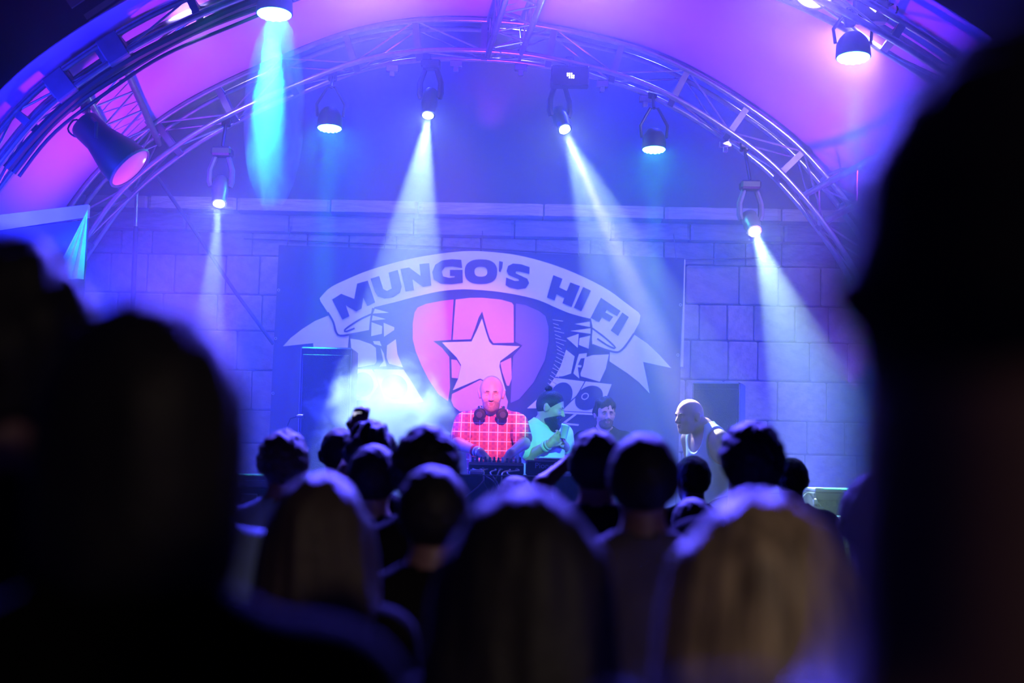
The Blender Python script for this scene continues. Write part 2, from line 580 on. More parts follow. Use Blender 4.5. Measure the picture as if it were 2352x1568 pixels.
# tensioned fabric roof between the arches, reaching a little past the front one
rows = []
offs = 0.165
rp = [p + n * offs for p, t, n in rear_fr]
fp = [p + n * offs for p, t, n in front_fr]
NR = 14
mb = MB()
for r_ in range(NR + 1):
    t = r_ / NR * 1.14
    sag = -0.10 * math.sin(min(1, t) * math.pi)
    rows.append([a.lerp(b, t) + n * sag for a, b, (p_, t_, n) in zip(rp, fp, rear_fr)])
    rows[-1] = [Vector((q.x, a.y + (b.y - a.y) * t, q.z)) for q, a, b in zip(rows[-1], rp, fp)]
vv, ff = [], []
for r_ in rows:
    vv += r_
for r_ in range(NR):
    for i in range(NSEG - 1):
        ff.append((r_ * NSEG + i, r_ * NSEG + i + 1, (r_ + 1) * NSEG + i + 1, (r_ + 1) * NSEG + i))
n0 = len(vv)
vv += [p + rear_fr[i % NSEG][2] * 0.006 for i, p in enumerate(vv)]
ff += [tuple(n0 + q for q in reversed(f)) for f in ff]
mb.add(vv, ff)
roof = mb.build('roof_canopy', M['roof'], smooth=True)
tag(roof, 'tensioned pale roof fabric lit purple between the arch trusses', kind='structure')

# cables tied along the front arch, rigging plates, clamps
for k_, (r_, da, col) in enumerate(((0.030, 0.035, 'cable'), (0.020, 0.06, 'cable'), (0.013, 0.09, 'cable'))):
    i0, i1 = nearest(front, -60, 330), nearest(front, 900, -220)
    pts = []
    for i in range(i0, i1 + 1, 1):
        p, t, n = front_fr[i]
        pts.append(p - n * (0.068 + da + 0.006 * math.sin(i * 0.5 + k_ * 2)) + Vector((0, -0.06 + 0.05 * k_, 0)))
    c = MB().tube(pts, r_, 8).build('cable_bundle', M['cable'], smooth=True)
    tag(c, ('thick dark cable tied under the nearer arch truss', 'middle dark cable under the nearer arch truss', 'thin dark cable sagging lowest under the nearer arch truss')[k_], 'cable', 'cables along the nearer arch')
for (px, py) in ((125, 150), (240, 45)):
    i = nearest(front, px, py)
    p, t, n = front_fr[i]
    q = Matrix((n, Vector((0, 1, 0)), t)).transposed()
    o = MB().box(p, (0.19, 0.30, 0.16), q).build('truss_coupler', M['alu_dull'], front_arch, bevel=0.01)

# ------------------------------------------------------------------ lamps
def frame_of(d):
    d = Vector(d).normalized()
    s = d.cross(Vector((0, 0, 1)))
    if s.length < 1e-3:
        s = Vector((1, 0, 0))
    s.normalize()
    return d, s, s.cross(d).normalized()


def hanger(root, top, bottom, r=0.014):
    MB().cyl(top, bottom, r, n=8).build('drop_pipe', M['black_metal'], root, smooth=True)
    d = Vector((0, 0, 1))
    MB().box(Vector(top) + Vector((0, 0, 0.0)), (0.07, 0.05, 0.08)).build('clamp', M['black_metal'], root, bevel=0.008)


def moving_head(lens, target, top, label, angle, power, color, r=0.045, dark=False):
    lens, target = Vector(lens), Vector(target)
    d, s, u = frame_of(target - lens)
    root = empty('moving_head_light', lens, label, 'stage light', 'moving head lights with white beams')
    L = 0.26
    back = lens - d * L
    MB().lathe([(0.035, 0), (0.062, 0.03), (0.068, 0.16), (0.058, 0.20), (r + 0.014, 0.235), (r + 0.014, 0.258), (r, 0.26)], back, d, 20).build('head', M['black_metal'] if dark else M['grey_metal'], root, smooth=True)
    MB().lathe([(r - 0.002, 0), (r - 0.002, 0.004)], lens - d * 0.001, d, 20).build('lens', M['beam_lens'], root)
    mid = lens - d * 0.17
    base = mid + Vector((0, 0.02, 0.24))
    for sg in (-1, 1):
        MB().tube([mid + s * sg * 0.072, mid + s * sg * 0.085 + Vector((0, 0, 0.04)), mid + s * sg * 0.085 + Vector((0, 0.01, 0.13)), base + s * sg * 0.05], [0.024, 0.026, 0.024, 0.022], 8).build('yoke_arm', M['black_metal'] if dark else M['grey_metal'], root, smooth=True)
    MB().box(base + Vector((0, 0, 0.04)), (0.16, 0.14, 0.07)).build('base', M['black_metal'], root, bevel=0.015)
    hanger(root, top, base + Vector((0, 0, 0.08)))
    l = lamp('beam_lamp', 'SPOT', lens + d * 0.012, target, power, color, r * 0.55, angle, 0.12)
    return root


BEAM = (0.58, 1.0, 0.72)


def arch_drop(px):
    best = min(range(NSEG), key=lambda i: abs(rear[i].x - px) + (0 if rear[i].z > 2.6 else 99))
    return rear[best] - Vector((0, 0, HD + 0.02))


MH = [
    ((503, 468, 11.0), (476, 800, 10.4), 12.5, 2000, 'moving head lamp beaming down beside the left of the stone wall'),
    ((983, 265, 11.2), (900, 930, 10.15), 21, 3600, 'moving head lamp whose beam strikes the smoke beside the mixing desk'),
    ((1297, 297, 11.2), (1545, 930, 9.42), 21, 1700, 'moving head lamp beaming past the end of the banner lettering'),
    ((1733, 532, 10.9), (1905, 1010, 9.0), 17, 2400, 'moving head lamp on the right leg of the arch above the cabinet'),
]
for (lp, tp, ang, pw, lb) in MH:
    lens = at(*lp)
    moving_head(lens, at(*tp), arch_drop(lens.x), lb, ang, pw, BEAM, dark=900 < lp[0] < 1400)


lamp('rim_fill', 'SPOT', at(1297, 297, 11.18), at(1572, 930, 9.38), 7500, (1.0, 1.0, 0.85), 0.02, 6.5, 1.0)  # extra spot at the third head's lens, added to brighten the tank-top man


def led_par(c, d, rad, top, label, power, color, angle, matl, body=0.16):
    c = Vector(c)
    d = Vector(d).normalized()
    dd, s, u = frame_of(d)
    root = empty('round_stage_lamp', c, label, 'stage light', 'round LED lamps with turquoise beams')
    MB().lathe([(rad * 0.55, 0), (rad * 0.8, 0.03), (rad * 0.98, 0.07), (rad * 1.04, body), (rad * 1.0, body + 0.004)], c - d * (body + 0.002), d, 28).build('can', M['black_metal'], root, smooth=True)
    face = MB().lathe([(rad * 0.97, 0), (rad * 0.95, 0.004)], c, d, 28).build('led_face', matl, root)
    mb = MB()
    for ring, cnt in ((0.0, 1), (0.42, 7), (0.78, 14)):
        for k_ in range(cnt):
            a = 2 * math.pi * k_ / cnt
            q = c + (s * math.cos(a) + u * math.sin(a)) * rad * ring + d * 0.004
            mb.lathe([(rad * 0.15, 0), (rad * 0.10, 0.008)], q, d, 8)
    o = mb.build('led_lens_array', matl, face)
    o['kind'] = 'stuff'
    mid = c - d * body * 0.6
    piv = mid - d * (body * 0.9) + Vector((0, 0, 0.10))
    MB().tube([mid + s * rad * 1.05, mid + s * rad * 1.15 - d * 0.1, piv + s * 0.03, piv - s * 0.03, mid - s * rad * 1.15 - d * 0.1, mid - s * rad * 1.05], 0.012, 8).build('yoke', M['black_metal'], root, smooth=True)
    hanger(root, top, piv)
    lamp('led_beam', 'SPOT', c + d * 0.02, c + d, power, color, rad * 0.75, angle, 0.25)
    return root


CYAN = (0.05, 1.0, 0.72)
def front_drop(p):
    best = min(range(NSEG), key=lambda i: abs(front[i].x - p.x) + (0 if front[i].z > 2.8 else 99))
    q = front[best].copy(); q.z -= 0.07
    q.y = p.y + 0.03 if abs(p.y - q.y) < 0.2 else q.y
    return q


DN = Vector((0, -0.10, -1))
PARS = [
    ((630, 32, 9.25), 0.118, 16000, 9, 'round LED lamp at the top with a thick turquoise smoke column', 'led_cyan', 'f'),
    ((757, 294, 11.15), 0.098, 1700, 9, 'round LED lamp glowing turquoise under the crown of the arch, nearer the smoke column', 'led_cyan_soft', 'r'),
    ((1502, 343, 11.15), 0.094, 1700, 9, 'round LED lamp glowing turquoise in the dark blue half of the arch', 'led_cyan_soft', 'r'),
    ((1960, 132, 9.25), 0.112, 4200, 9, 'round LED lamp high beside the tall man with a pale beam', 'led_cyan', 'f'),
]
for (lp, rad, pw, ang, lb, mt, w) in PARS:
    c = at(*lp)
    led_par(c, DN, rad, front_drop(c) if w == 'f' else arch_drop(c.x), lb, pw, CYAN, ang, M[mt])

# small effect box with a lit pixel display
c = at(1310, 172, 11.0)
root = empty('effect_light', c, 'black box lamp with a tiny glowing pixel display under the arch', 'stage light')
MB().box(c + Vector((0, 0.07, 0)), (0.30, 0.12, 0.16)).build('housing', M['black_metal'], root, bevel=0.01)
mb = MB()
for ix in range(4):
    for iz in range(3):
        if (ix, iz) in ((0, 0), (3, 2)):
            continue
        mb.box(c + Vector((-0.022 + ix * 0.016, 0.004, -0.02 + iz * 0.016)), (0.010, 0.006, 0.010))
o = mb.build('pixel_display', M['display'], root); o['kind'] = 'stuff'
hanger(root, c + Vector((0, 0.2, 0.16)), c + Vector((0, 0.09, 0.07)))


def flood(front_c, axis, rad, length, label, glass, top, back_r):
    front_c = Vector(front_c)
    d, s, u = frame_of(axis)
    root = empty('floodlight_can', front_c, label, 'floodlight', 'old par cans')
    b = front_c - d * length
    MB().lathe([(back_r * 0.9, 0), (back_r, 0.02), (back_r, length * 0.35), (rad * 0.93, length * 0.75), (rad, length * 0.97), (rad * 1.04, length * 0.98), (rad * 1.04, length)], b, d, 28).build('can', M['black_metal'], root, smooth=True)
    MB().lathe([(rad * 0.96, 0), (rad * 0.8, 0.012), (rad * 0.4, 0.024), (0.01, 0.028)], front_c, d, 28).build('lens', glass, root, smooth=True)
    MB().tube([front_c + (s * math.cos(a) + u * math.sin(a)) * rad for a in [2 * math.pi * k_ / 32 for k_ in range(32)]], 0.010, 6, closed=True).build('rim', M['grey_metal'], root, smooth=True)
    mid = front_c - d * length * 0.55
    MB().tube([mid + s * rad * 0.95, mid + s * rad - u * 0.0 + Vector((0, 0, 0.10)), Vector(top) + s * 0.05, Vector(top) - s * 0.05, mid - s * rad + Vector((0, 0, 0.10)), mid - s * rad * 0.95], 0.012, 8).build('yoke', M['black_metal'], root, smooth=True)
    MB().box(Vector(top) + Vector((0, 0, 0.03)), (0.06, 0.05, 0.09)).build('clamp', M['grey_metal'], root, bevel=0.006)
    return root, b


fc = at(298, 386, 9.55)
ax = (at(298, 386, 9.55) - at(205, 292, 9.80))
ax = Vector((ax.x, -0.02, ax.z))
root, b = flood(fc, ax, 0.165, 0.46, 'large floodlight can with pinkish glass hanging from the left lattice truss', M['lens_pink'], at(196, 255, 9.75), 0.105)
MB().tube(catmull([b, b + Vector((-0.06, 0, 0.02)), b + Vector((-0.10, 0, -0.05)), b + Vector((-0.04, 0, -0.10)), b + Vector((0.03, 0, -0.07))], 14), 0.007, 6).build('power_lead', M['cable'], root, smooth=True)
fc = at(1872, -34, 9.2)
root, b = flood(fc, (0.05, -1, -0.35), 0.155, 0.36, 'lit floodlight cut off by the upper picture edge with cream glass', M['warm_lens'], fc + Vector((0, 0.25, 0.28)), 0.10)
lamp('warm_flood', 'SPOT', fc + Vector((0.01, -0.06, -0.02)), (0.3, 3, 0.5), 20, (1, 0.8, 0.65), 0.1, 60, 0.5)
# little read-out on the clamp of the right-hand LED lamp
c = at(2005, 18, 9.2)
root = empty('dimmer_box', c, 'small dark control box with red and white read-out above the right LED lamp', 'control box')
MB().box(c + Vector((0.0, 0.06, 0.0)), (0.22, 0.10, 0.17)).build('housing', M['black_metal'], root, bevel=0.012)
q = Matrix.Rotation(R(38), 3, 'Y')
MB().box(c + Vector((0.005, 0.005, -0.004)), (0.05, 0.008, 0.018), q).build('display', M['display'], root)
MB().box(c + Vector((-0.028, 0.005, 0.022)), (0.022, 0.008, 0.016), q).build('indicator', M['display_red'], root)
MB().tube(catmull([c + Vector((0.1, 0.06, 0.02)), c + Vector((0.16, 0.05, 0.05)), c + Vector((0.18, 0.06, 0.0)), c + Vector((0.12, 0.06, -0.05))], 10), 0.006, 6).build('lead', M['cable'], root, smooth=True)
MB().cyl(c + Vector((-0.02, 0.08, 0.05)), c + Vector((0.0, 0.1, 0.45)), 0.015, n=8).build('drop_pipe', M['black_metal'], root)

# small clamps hooked on the lower chord of the arch
for j, px in enumerate((880, 1055, 1200, 1395, 1500, 1690)):
    i = min(range(NSEG), key=lambda i_: abs(rear[i_].x - at(px, 200, Y_REAR).x) + (0 if rear[i_].z > 2.6 else 99))
    p = rear_c[(-1, 1)][i]
    MB().box(p - Vector((0, 0, 0.045)), (0.10, 0.05, 0.05)).box(p - Vector((0.0, 0, 0.085)), (0.04, 0.04, 0.05)).build('hook_clamp', M['alu'], rear_arch, bevel=0.004)

# ------------------------------------------------------------------ side canvas, mint curtain, pole, guy cable
a0, a1 = at(-220, 520, 9.05), at(204, 470, 9.25)
b1 = at(196, 900, 9.25)
root = empty('side_canvas', (a0.x, a0.y, 0), 'dark canvas side screen with pale hem below the purple roof', 'screen')
vv = [a0 - Vector((0, 0, 0.10)), a1 - Vector((0, 0, 0.10)), Vector((a1.x - 0.03, a1.y, 0.5)), Vector((a0.x, a0.y, 0.5))]
MB().add(vv + [p + Vector((0, 0.02, 0)) for p in vv], [(0, 1, 2, 3), (7, 6, 5, 4), (0, 4, 5, 1), (1, 5, 6, 2), (2, 6, 7, 3), (3, 7, 4, 0)]).build('canvas', M['canvas'], root)
vv = [a0, a1, a1 - Vector((0.0, 0, 0.085)), a0 - Vector((0, 0, 0.12))]
MB().add([p - Vector((0, 0.012, 0)) for p in vv] + [p + Vector((0, 0.03, 0)) for p in vv], [(0, 1, 2, 3), (7, 6, 5, 4), (0, 4, 5, 1), (1, 5, 6, 2), (2, 6, 7, 3), (3, 7, 4, 0)]).build('hem', M['canvas_hem'], root)
# gathered cloth hanging from the corner of the canvas
tip = at(201, 482, 9.15)
l0, l1 = at(120, 640, 9.1), at(190, 640, 9.1)
nf = 18
vv, ff = [], []
for r_ in range(9):
    t = r_ / 8
    for k_ in range(nf + 1):
        s = k_ / nf
        p = tip.lerp(l0.lerp(l1, s), t)
        p = p + Vector((0, -0.016 * t * math.sin(s * 5.5 * math.pi), 0))
        vv.append(p)
for r_ in range(8):
    for k_ in range(nf):
        i = r_ * (nf + 1) + k_
        ff.append((i, i + 1, i + nf + 2, i + nf + 1))
n0 = len(vv)
vv += [p + Vector((0, 0.006, 0)) for p in vv]
ff += [tuple(n0 + i for i in reversed(f)) for f in ff]
o = MB().add(vv, ff).build('tied_cloth', M['mint'], smooth=True)
tag(o, 'pale mint cloth gathered at the corner of the side canvas', 'cloth')

root = empty('light_stand', at(300, 1000, 12.3), 'thin dark pole standing before the stone wall on the left', 'pole')
pt, pb = at(311, 455, 12.3), at(296, 1000, 12.3)
pb.z = STAGE_Z
MB().cyl(at(312, 520, 12.3), pb, 0.022, n=10).build('lower_tube', M['black_metal'], root, smooth=True)
MB().cyl(at(314, 440, 12.3), at(312, 520, 12.3), 0.016, n=10).build('upper_tube', M['alu'], root, smooth=True)
for a in (0.3, 2.4, 4.5):
    MB().cyl(pb + Vector((0, 0, 0.4)), pb + Vector((0.3 * math.cos(a), 0.3 * math.sin(a), 0.01)), 0.012, n=6).build('leg', M['black_metal'], root)
o = MB().tube([at(360, 405, 11.9), at(440, 520, 12.1), at(540, 670, 12.35), at(628, 790, 12.55)], 0.017, 8).build('guy_cable', M['cable'], smooth=True)
tag(o, 'dark cable running diagonally from the arch to the banner edge', 'cable')

# pale plaster patches left on the dark upper wall, seen past the edge of the roof
q = Matrix.Rotation(R(-36), 3, 'Y')
for (px, py, w_, h_) in ((165, -14, 0.16, 0.24), (238, 12, 0.42, 0.05), (250, 30, 0.44, 0.07)):
    MB().box(at(px, py, Y_WALL + 0.39), (w_, 0.03, h_), q).build('plaster_patch', M['facade'], up)

# ------------------------------------------------------------------ banner with its painted emblem
Y_BAN = 12.62
def c4(x, y): return (600 + x * 0.28058, 560 + y * 0.28058)
def c5(x, y): return (1080 + x * 0.28063, 560 + y * 0.28063)


ban_tl, ban_tr = at(640, 562, Y_BAN), at(1572, 592, Y_BAN)
ban_bl, ban_br = at(612, 1120, Y_BAN), at(1556, 1120, Y_BAN)
banner = empty('stage_banner', (0.0, Y_BAN, STAGE_Z), 'dark stage banner with arched lettered scroll above star and shield', 'banner')
vv, ff = [], []
nx, nz = 24, 14
for j in range(nz + 1):
    for i in range(nx + 1):
        u, v = i / nx, j / nz
        p = ban_tl.lerp(ban_tr, u).lerp(ban_bl.lerp(ban_br, u), v)
        p = p + Vector((0, 0.012 + 0.010 * math.sin(u * 21 + v * 3) * math.sin(v * 9), 0))
        vv.append(p)
for j in range(nz):
    for i in range(nx):
        a = j * (nx + 1) + i
        ff.append((a, a + 1, a + nx + 2, a + nx + 1))
n0 = len(vv)
vv += [p + Vector((0, 0.006, 0)) for p in vv]
ff += [tuple(n0 + i for i in reversed(f)) for f in ff]
MB().add(vv, ff).build('cloth', M['banner'], banner, smooth=True)


def prt(name, pts, matl, layer=1, hole=None, par=None):
    """a flat painted patch a hair proud of the cloth; pts are photo pixels on the banner plane"""
    y = Y_BAN - 0.0025 * layer
    bm = bmesh.new()
    inv = Vector(banner.location)
    def ring(pp):
        vs_ = [bm.verts.new(at(x, yy, y) - inv) for x, yy in pp]
        return [bm.edges.new((vs_[i], vs_[(i + 1) % len(vs_)])) for i in range(len(vs_))]
    ed = ring(pts)
    if hole:
        ed += ring(hole)
    r_ = bmesh.ops.triangle_fill(bm, use_beauty=True, use_dissolve=False, edges=ed)
    fs_ = [f for f in bm.faces]
    ex = bmesh.ops.extrude_face_region(bm, geom=fs_)
    for v_ in [e for e in ex['geom'] if isinstance(e, bmesh.types.BMVert)]:
        v_.co.y -= 0.0012
    bmesh.ops.recalc_face_normals(bm, faces=bm.faces)
    me = bpy.data.meshes.new(name)
    bm.to_mesh(me); bm.free()
    me.materials.append(matl)
    o = bpy.data.objects.new(name, me)
    COL.objects.link(o)
    o.parent = par or banner
    return o


def smooth_px(pts, n, closed=False):
    q = [Vector((x, y, 0)) for x, y in pts]
    return [(p.x, p.y) for p in catmull(q, n)]


def stroke(name, pts, w, matl, layer, n=24):
    p = smooth_px(pts, n)
    L, Rr = [], []
    for i in range(len(p)):
        a, b = p[max(0, i - 1)], p[min(len(p) - 1, i + 1)]
        d = Vector((b[0] - a[0], b[1] - a[1])); d.normalize()
        L.append((p[i][0] - d.y * w / 2, p[i][1] + d.x * w / 2))
        Rr.append((p[i][0] + d.y * w / 2, p[i][1] - d.x * w / 2))
    return prt(name, L + Rr[::-1], matl, layer)


W, K, RD, PK, GR = M['print_white'], M['print_black'], M['print_red'], M['print_pink'], M['print_green']
# tails of the scroll
prt('scroll_tail', [c4(*p) for p in ((178, 838), (240, 770), (330, 700), (440, 630), (550, 586), (640, 700), (720, 740), (708, 860), (430, 860), (425, 812))], W, 1)
prt('scroll_tail', [c5(*p) for p in ((1290, 700), (1340, 740), (1450, 815), (1550, 910), (1645, 1015), (1415, 965), (1440, 1080), (1468, 1222), (1380, 1130), (1290, 1060), (1140, 960), (1145, 860), (1210, 840))], W, 1)
# the scroll itself
top = smooth_px([c4(*p) for p in ((478, 445), (560, 360), (700, 290), (870, 220), (1050, 165), (1250, 115), (1500, 75), (1710, 58))] + [c5(*p) for p in ((200, 68), (400, 95), (600, 145), (800, 215), (1000, 305), (1150, 390), (1250, 465), (1380, 562))], 60)
bot = smooth_px([c5(*p) for p in ((985, 612), (900, 592), (800, 562), (700, 520), (560, 460), (400, 420), (200, 388), (0, 373))] + [c4(*p) for p in ((1600, 374), (1450, 390), (1250, 435), (1100, 475), (925, 518))], 50)
prt('scroll', top + [c5(*p) for p in ((1393, 585), (1385, 640), (1300, 800), (1250, 858), (1205, 886), (1150, 876), (1000, 832), (992, 700))] + bot + [c4(*p) for p in ((900, 600), (886, 712), (720, 745), (650, 752), (615, 725), (590, 640), (545, 560), (485, 470))], W, 2)
stroke('outline', [c4(*p) for p in ((545, 560), (590, 640), (612, 720), (650, 750), (760, 735), (885, 712))], 4.5, K, 3)
stroke('outline', [c4(*p) for p in ((915, 525), (898, 620), (886, 750))], 4.0, K, 3, 10)
stroke('outline', [c4(*p) for p in ((905, 573), (820, 612), (740, 660), (684, 704), (695, 717), (765, 690))], 4.0, K, 3, 30)
stroke('outline', [c5(*p) for p in ((1340, 735), (1285, 815), (1245, 862), (1200, 886), (1110, 866), (1000, 825))], 4.5, K, 3)
stroke('outline', [c5(*p) for p in ((980, 610), (994, 700), (975, 862))], 4.0, K, 3, 10)
stroke('outline', [c5(*p) for p in ((1000, 690), (1100, 765), (1180, 838), (1180, 855), (1120, 828), (1040, 775))], 4.0, K, 3, 30)

LET4 = {
    'M': ((580, 455), (655, 408), (762, 450), (785, 325), (872, 300), (932, 478), (868, 507), (835, 440), (822, 528), (778, 552), (692, 500), (722, 590), (665, 620)),
    'U': ((895, 285), (965, 262), (998, 368), (1030, 385), (1068, 365), (1043, 235), (1118, 212), (1150, 350), (1135, 400), (1080, 435), (1010, 447), (955, 430), (930, 390)),
    'N': ((1140, 205), (1210, 192), (1305, 262), (1295, 165), (1375, 157), (1392, 340), (1325, 352), (1238, 290), (1250, 378), (1182, 390)),
    'G': ((1645, 197), (1560, 183), (1505, 188), (1478, 225), (1488, 265), (1540, 278), (1582, 274), (1585, 264), (1545, 262), (1545, 212), (1648, 212), (1650, 318), (1560, 330), (1470, 325), (1412, 290), (1400, 230), (1425, 170), (1480, 135), (1560, 125), (1638, 130)),
}
LET5 = {
    'apostrophe': ((238, 140), (268, 148), (262, 195), (246, 232), (235, 222)),
    'S': ((487, 190), (484, 245), (405, 226), (375, 225), (372, 240), (468, 285), (482, 320), (455, 362), (390, 372), (320, 356), (290, 337), (294, 275), (365, 303), (400, 302), (395, 288), (315, 255), (298, 220), (310, 180), (350, 160), (420, 167)),
    'H': ((680, 255), (755, 285), (728, 355), (790, 385), (820, 315), (898, 345), (830, 515), (755, 485), (770, 442), (707, 412), (690, 462), (628, 438)),
    'I': ((925, 352), (988, 382), (910, 550), (848, 520)),
    'F': ((1070, 440), (1230, 548), (1203, 590), (1118, 540), (1106, 560), (1170, 596), (1142, 636), (1078, 600), (1055, 640), (985, 605)),
    'I2': ((1245, 560), (1298, 598), (1210, 752), (1150, 708)),
}
for nm, pts in LET4.items():
    prt('letter', [c4(*p) for p in pts], K, 4)
for nm, pts in LET5.items():
    prt('letter', [c5(*p) for p in pts], K, 4)


def sup(cx, cy, rx, ry, n=28, e=0.8, rot=0.0, conv=c5):
    out = []
    for k_ in range(n):
        a = 2 * math.pi * k_ / n
        x = rx * math.copysign(abs(math.cos(a)) ** e, math.cos(a))
        y = ry * math.copysign(abs(math.sin(a)) ** e, math.sin(a))
        out.append(conv(cx + x * math.cos(rot) - y * math.sin(rot), cy + x * math.sin(rot) + y * math.cos(rot)))
    return out


prt('letter', sup(88, 227, 133, 101), K, 4, hole=sup(88, 227, 53, 41))

# shield and star
prt('shield_panel', [c4(*p) for p in ((1575, 455), (1480, 465), (1350, 490), (1280, 520), (1255, 560), (1240, 650), (1240, 780), (1265, 880), (1310, 990), (1370, 1110), (1450, 1230), (1530, 1288), (1545, 1180), (1540, 925), (1480, 850), (1408, 795), (1555, 785))], RD, 1)
prt('shield_panel', [c4(*p) for p in ((1592, 455), (1710, 441))] + [c5(*p) for p in ((100, 440), (250, 455), (340, 480), (355, 500), (357, 808), (190, 812), (160, 770), (135, 690), (98, 552), (70, 600), (40, 690), (5, 780))] + [c4(*p) for p in ((1567, 785), (1580, 600))], PK, 1)
prt('shield_panel', [c5(*p) for p in ((375, 488), (450, 500), (560, 548), (615, 590), (640, 680), (640, 800), (610, 950), (520, 1130), (400, 1270), (330, 1300), (340, 1100), (352, 920), (428, 830), (370, 800))], GR, 1)
prt('shield_panel', [c4(*p) for p in ((1556, 945), (1600, 950), (1632, 1000), (1610, 1100), (1560, 1095))], PK, 1)
prt('shield_panel', [c5(*p) for p in ((247, 972), (335, 930), (340, 1100), (318, 1160), (300, 1160), (262, 1050))], PK, 1)
prt('shield_panel', [c4(*p) for p in ((1562, 1228), (1795, 1112), (1990, 1210), (2020, 1290), (2010, 1350), (1800, 1375), (1625, 1370), (1575, 1330), (1555, 1280))], PK, 1)
STAR = ((1107, 731), (1116, 762), (1124, 785), (1131, 792), (1194, 795), (1149, 829), (1147, 841), (1154, 871), (1162, 898), (1103, 869), (1040, 896), (1052, 870), (1059, 838), (1049, 821), (1015, 786), (1083, 784), (1096, 757))
prt('star', list(STAR), W, 2)

# speaker stacks painted either side of the shield
RIGHT = [((855, 655), (980, 635), (980, 680)), ((820, 712), (985, 690), (985, 735)), ((790, 770), (888, 735), (880, 850)), ((895, 770), (982, 750), (975, 860), (888, 825)),
         ((785, 865), (855, 920), (825, 1060), (760, 1082), (695, 1088), (740, 1000)),
         ((890, 900), (955, 893), (950, 932), (905, 937), (880, 990), (912, 994), (908, 1010), (880, 1008), (893, 1100), (845, 1060), (872, 960)),
         ((938, 930), (1000, 910), (1135, 903), (1110, 1020), (1060, 1127), (905, 1082), (902, 1060), (925, 1000)),
         ((690, 1095), (936, 1125), (870, 1240), (745, 1350), (560, 1345), (465, 1345), (550, 1270), (630, 1180)),
         ((945, 1125), (1158, 1148), (1110, 1270), (1020, 1380), (750, 1365), (880, 1240)),
         ((740, 1370), (1015, 1386), (1000, 1400), (748, 1386)), ((850, 1392), (872, 1396), (742, 1495), (728, 1484)), ((760, 1462), (890, 1475), (886, 1488), (752, 1478))]
LEFT = [((930, 530), (1045, 562), (915, 570)), ((912, 585), (1020, 615), (905, 628)), ((903, 640), (990, 672), (988, 735), (900, 755)), ((1002, 645), (1090, 682), (1088, 705), (1005, 760)),
        ((730, 775), (800, 785), (900, 820), (938, 850), (945, 960), (930, 985), (765, 1015), (745, 940)), ((915, 795), (970, 795), (985, 835), (925, 820)),
        ((1102, 780), (1030, 830), (1025, 930), (1045, 980), (1160, 1010), (1115, 900)), ((978, 850), (1000, 960), (966, 1005), (1025, 1000), (1005, 900)),
        ((750, 1022), (905, 1026), (935, 1062), (960, 1160), (880, 1280), (750, 1280)), ((920, 1026), (1165, 1028), (1220, 1110), (1330, 1290), (1200, 1310), (1010, 1300), (975, 1170))]
for s in RIGHT:
    prt('stack_print', [c5(*p) for p in s], W, 1)
for s in LEFT:
    prt('stack_print', [c4(*p) for p in s], W, 1)
prt('cone_print', sup(745, 1240, 88, 112, e=1, rot=0.45), K, 2)
prt('cone_print', sup(972, 1260, 122, 92, e=1, rot=-0.55), K, 2)
prt('ring_print', sup(940, 1247, 32, 26, e=1, rot=-0.6), W, 3, hole=sup(940, 1247, 25, 19, e=1, rot=-0.6))
prt('cone_print', sup(830, 1150, 90, 100, e=1, conv=c4), K, 2)
prt('cone_print', sup(1090, 1170, 110, 100, e=1, rot=0.5, conv=c4), K, 2)
for j in range(26):      # hatching strokes along the shield's shaded edge
    t = j / 25
    x0, y0 = 655 + 95 * math.sin(t * 1.2) - 330 * max(0, t - 0.35), 620 + 760 * t
    ln = random.uniform(40, 95)
    stroke('hatch', [c5(x0 + 20, y0), c5(x0 + 20 + ln, y0 + 12 + 60 * t)], 1.1, W, 1, 4)
# eyelets down both edges, cord at the right edge
for (px, py) in ((640, 666), (633, 777), (627, 903), (1563, 700), (1557, 815)):
    c = at(px, py, Y_BAN - 0.006)
    MB().tube([c + Vector((math.cos(a) * 0.010, 0, math.sin(a) * 0.010)) for a in [2 * math.pi * k_ / 12 for k_ in range(12)]], 0.003, 6, closed=True).build('eyelet', M['alu'], banner, smooth=True)
MB().tube([at(1573, 596, Y_BAN - 0.01), at(1571, 690, Y_BAN - 0.01), at(1568, 770, Y_BAN - 0.01), at(1566, 842, Y_BAN - 0.01)], [0.004, 0.008, 0.012, 0.014], 6).build('edge_cord', M['canvas_hem'], banner, smooth=True)
for u in (0.02, 0.26, 0.5, 0.74, 0.98):
    a = ban_tl.lerp(ban_tr, u)
    MB().tube([a + Vector((0, 0.004, -0.02)), a.lerp(Vector((a.x, Y_WALL - 0.095, LEDGE_Z + 0.06)), 0.5) + Vector((0, 0, -0.01)), Vector((a.x, Y_WALL - 0.09, LEDGE_Z + 0.06))], 0.004, 6).build('tie_cord', M['cable'], banner, smooth=True)
o = MB().tube([at(560, 548, Y_WALL - 0.06), at(1000, 566, Y_WALL - 0.05), at(1590, 596, Y_WALL - 0.06), at(1745, 592, Y_WALL - 0.06)], 0.007, 6).build('hanging_rope', M['cable'], smooth=True)
tag(o, 'thin rope stretched under the cornice that holds the banner', 'rope')

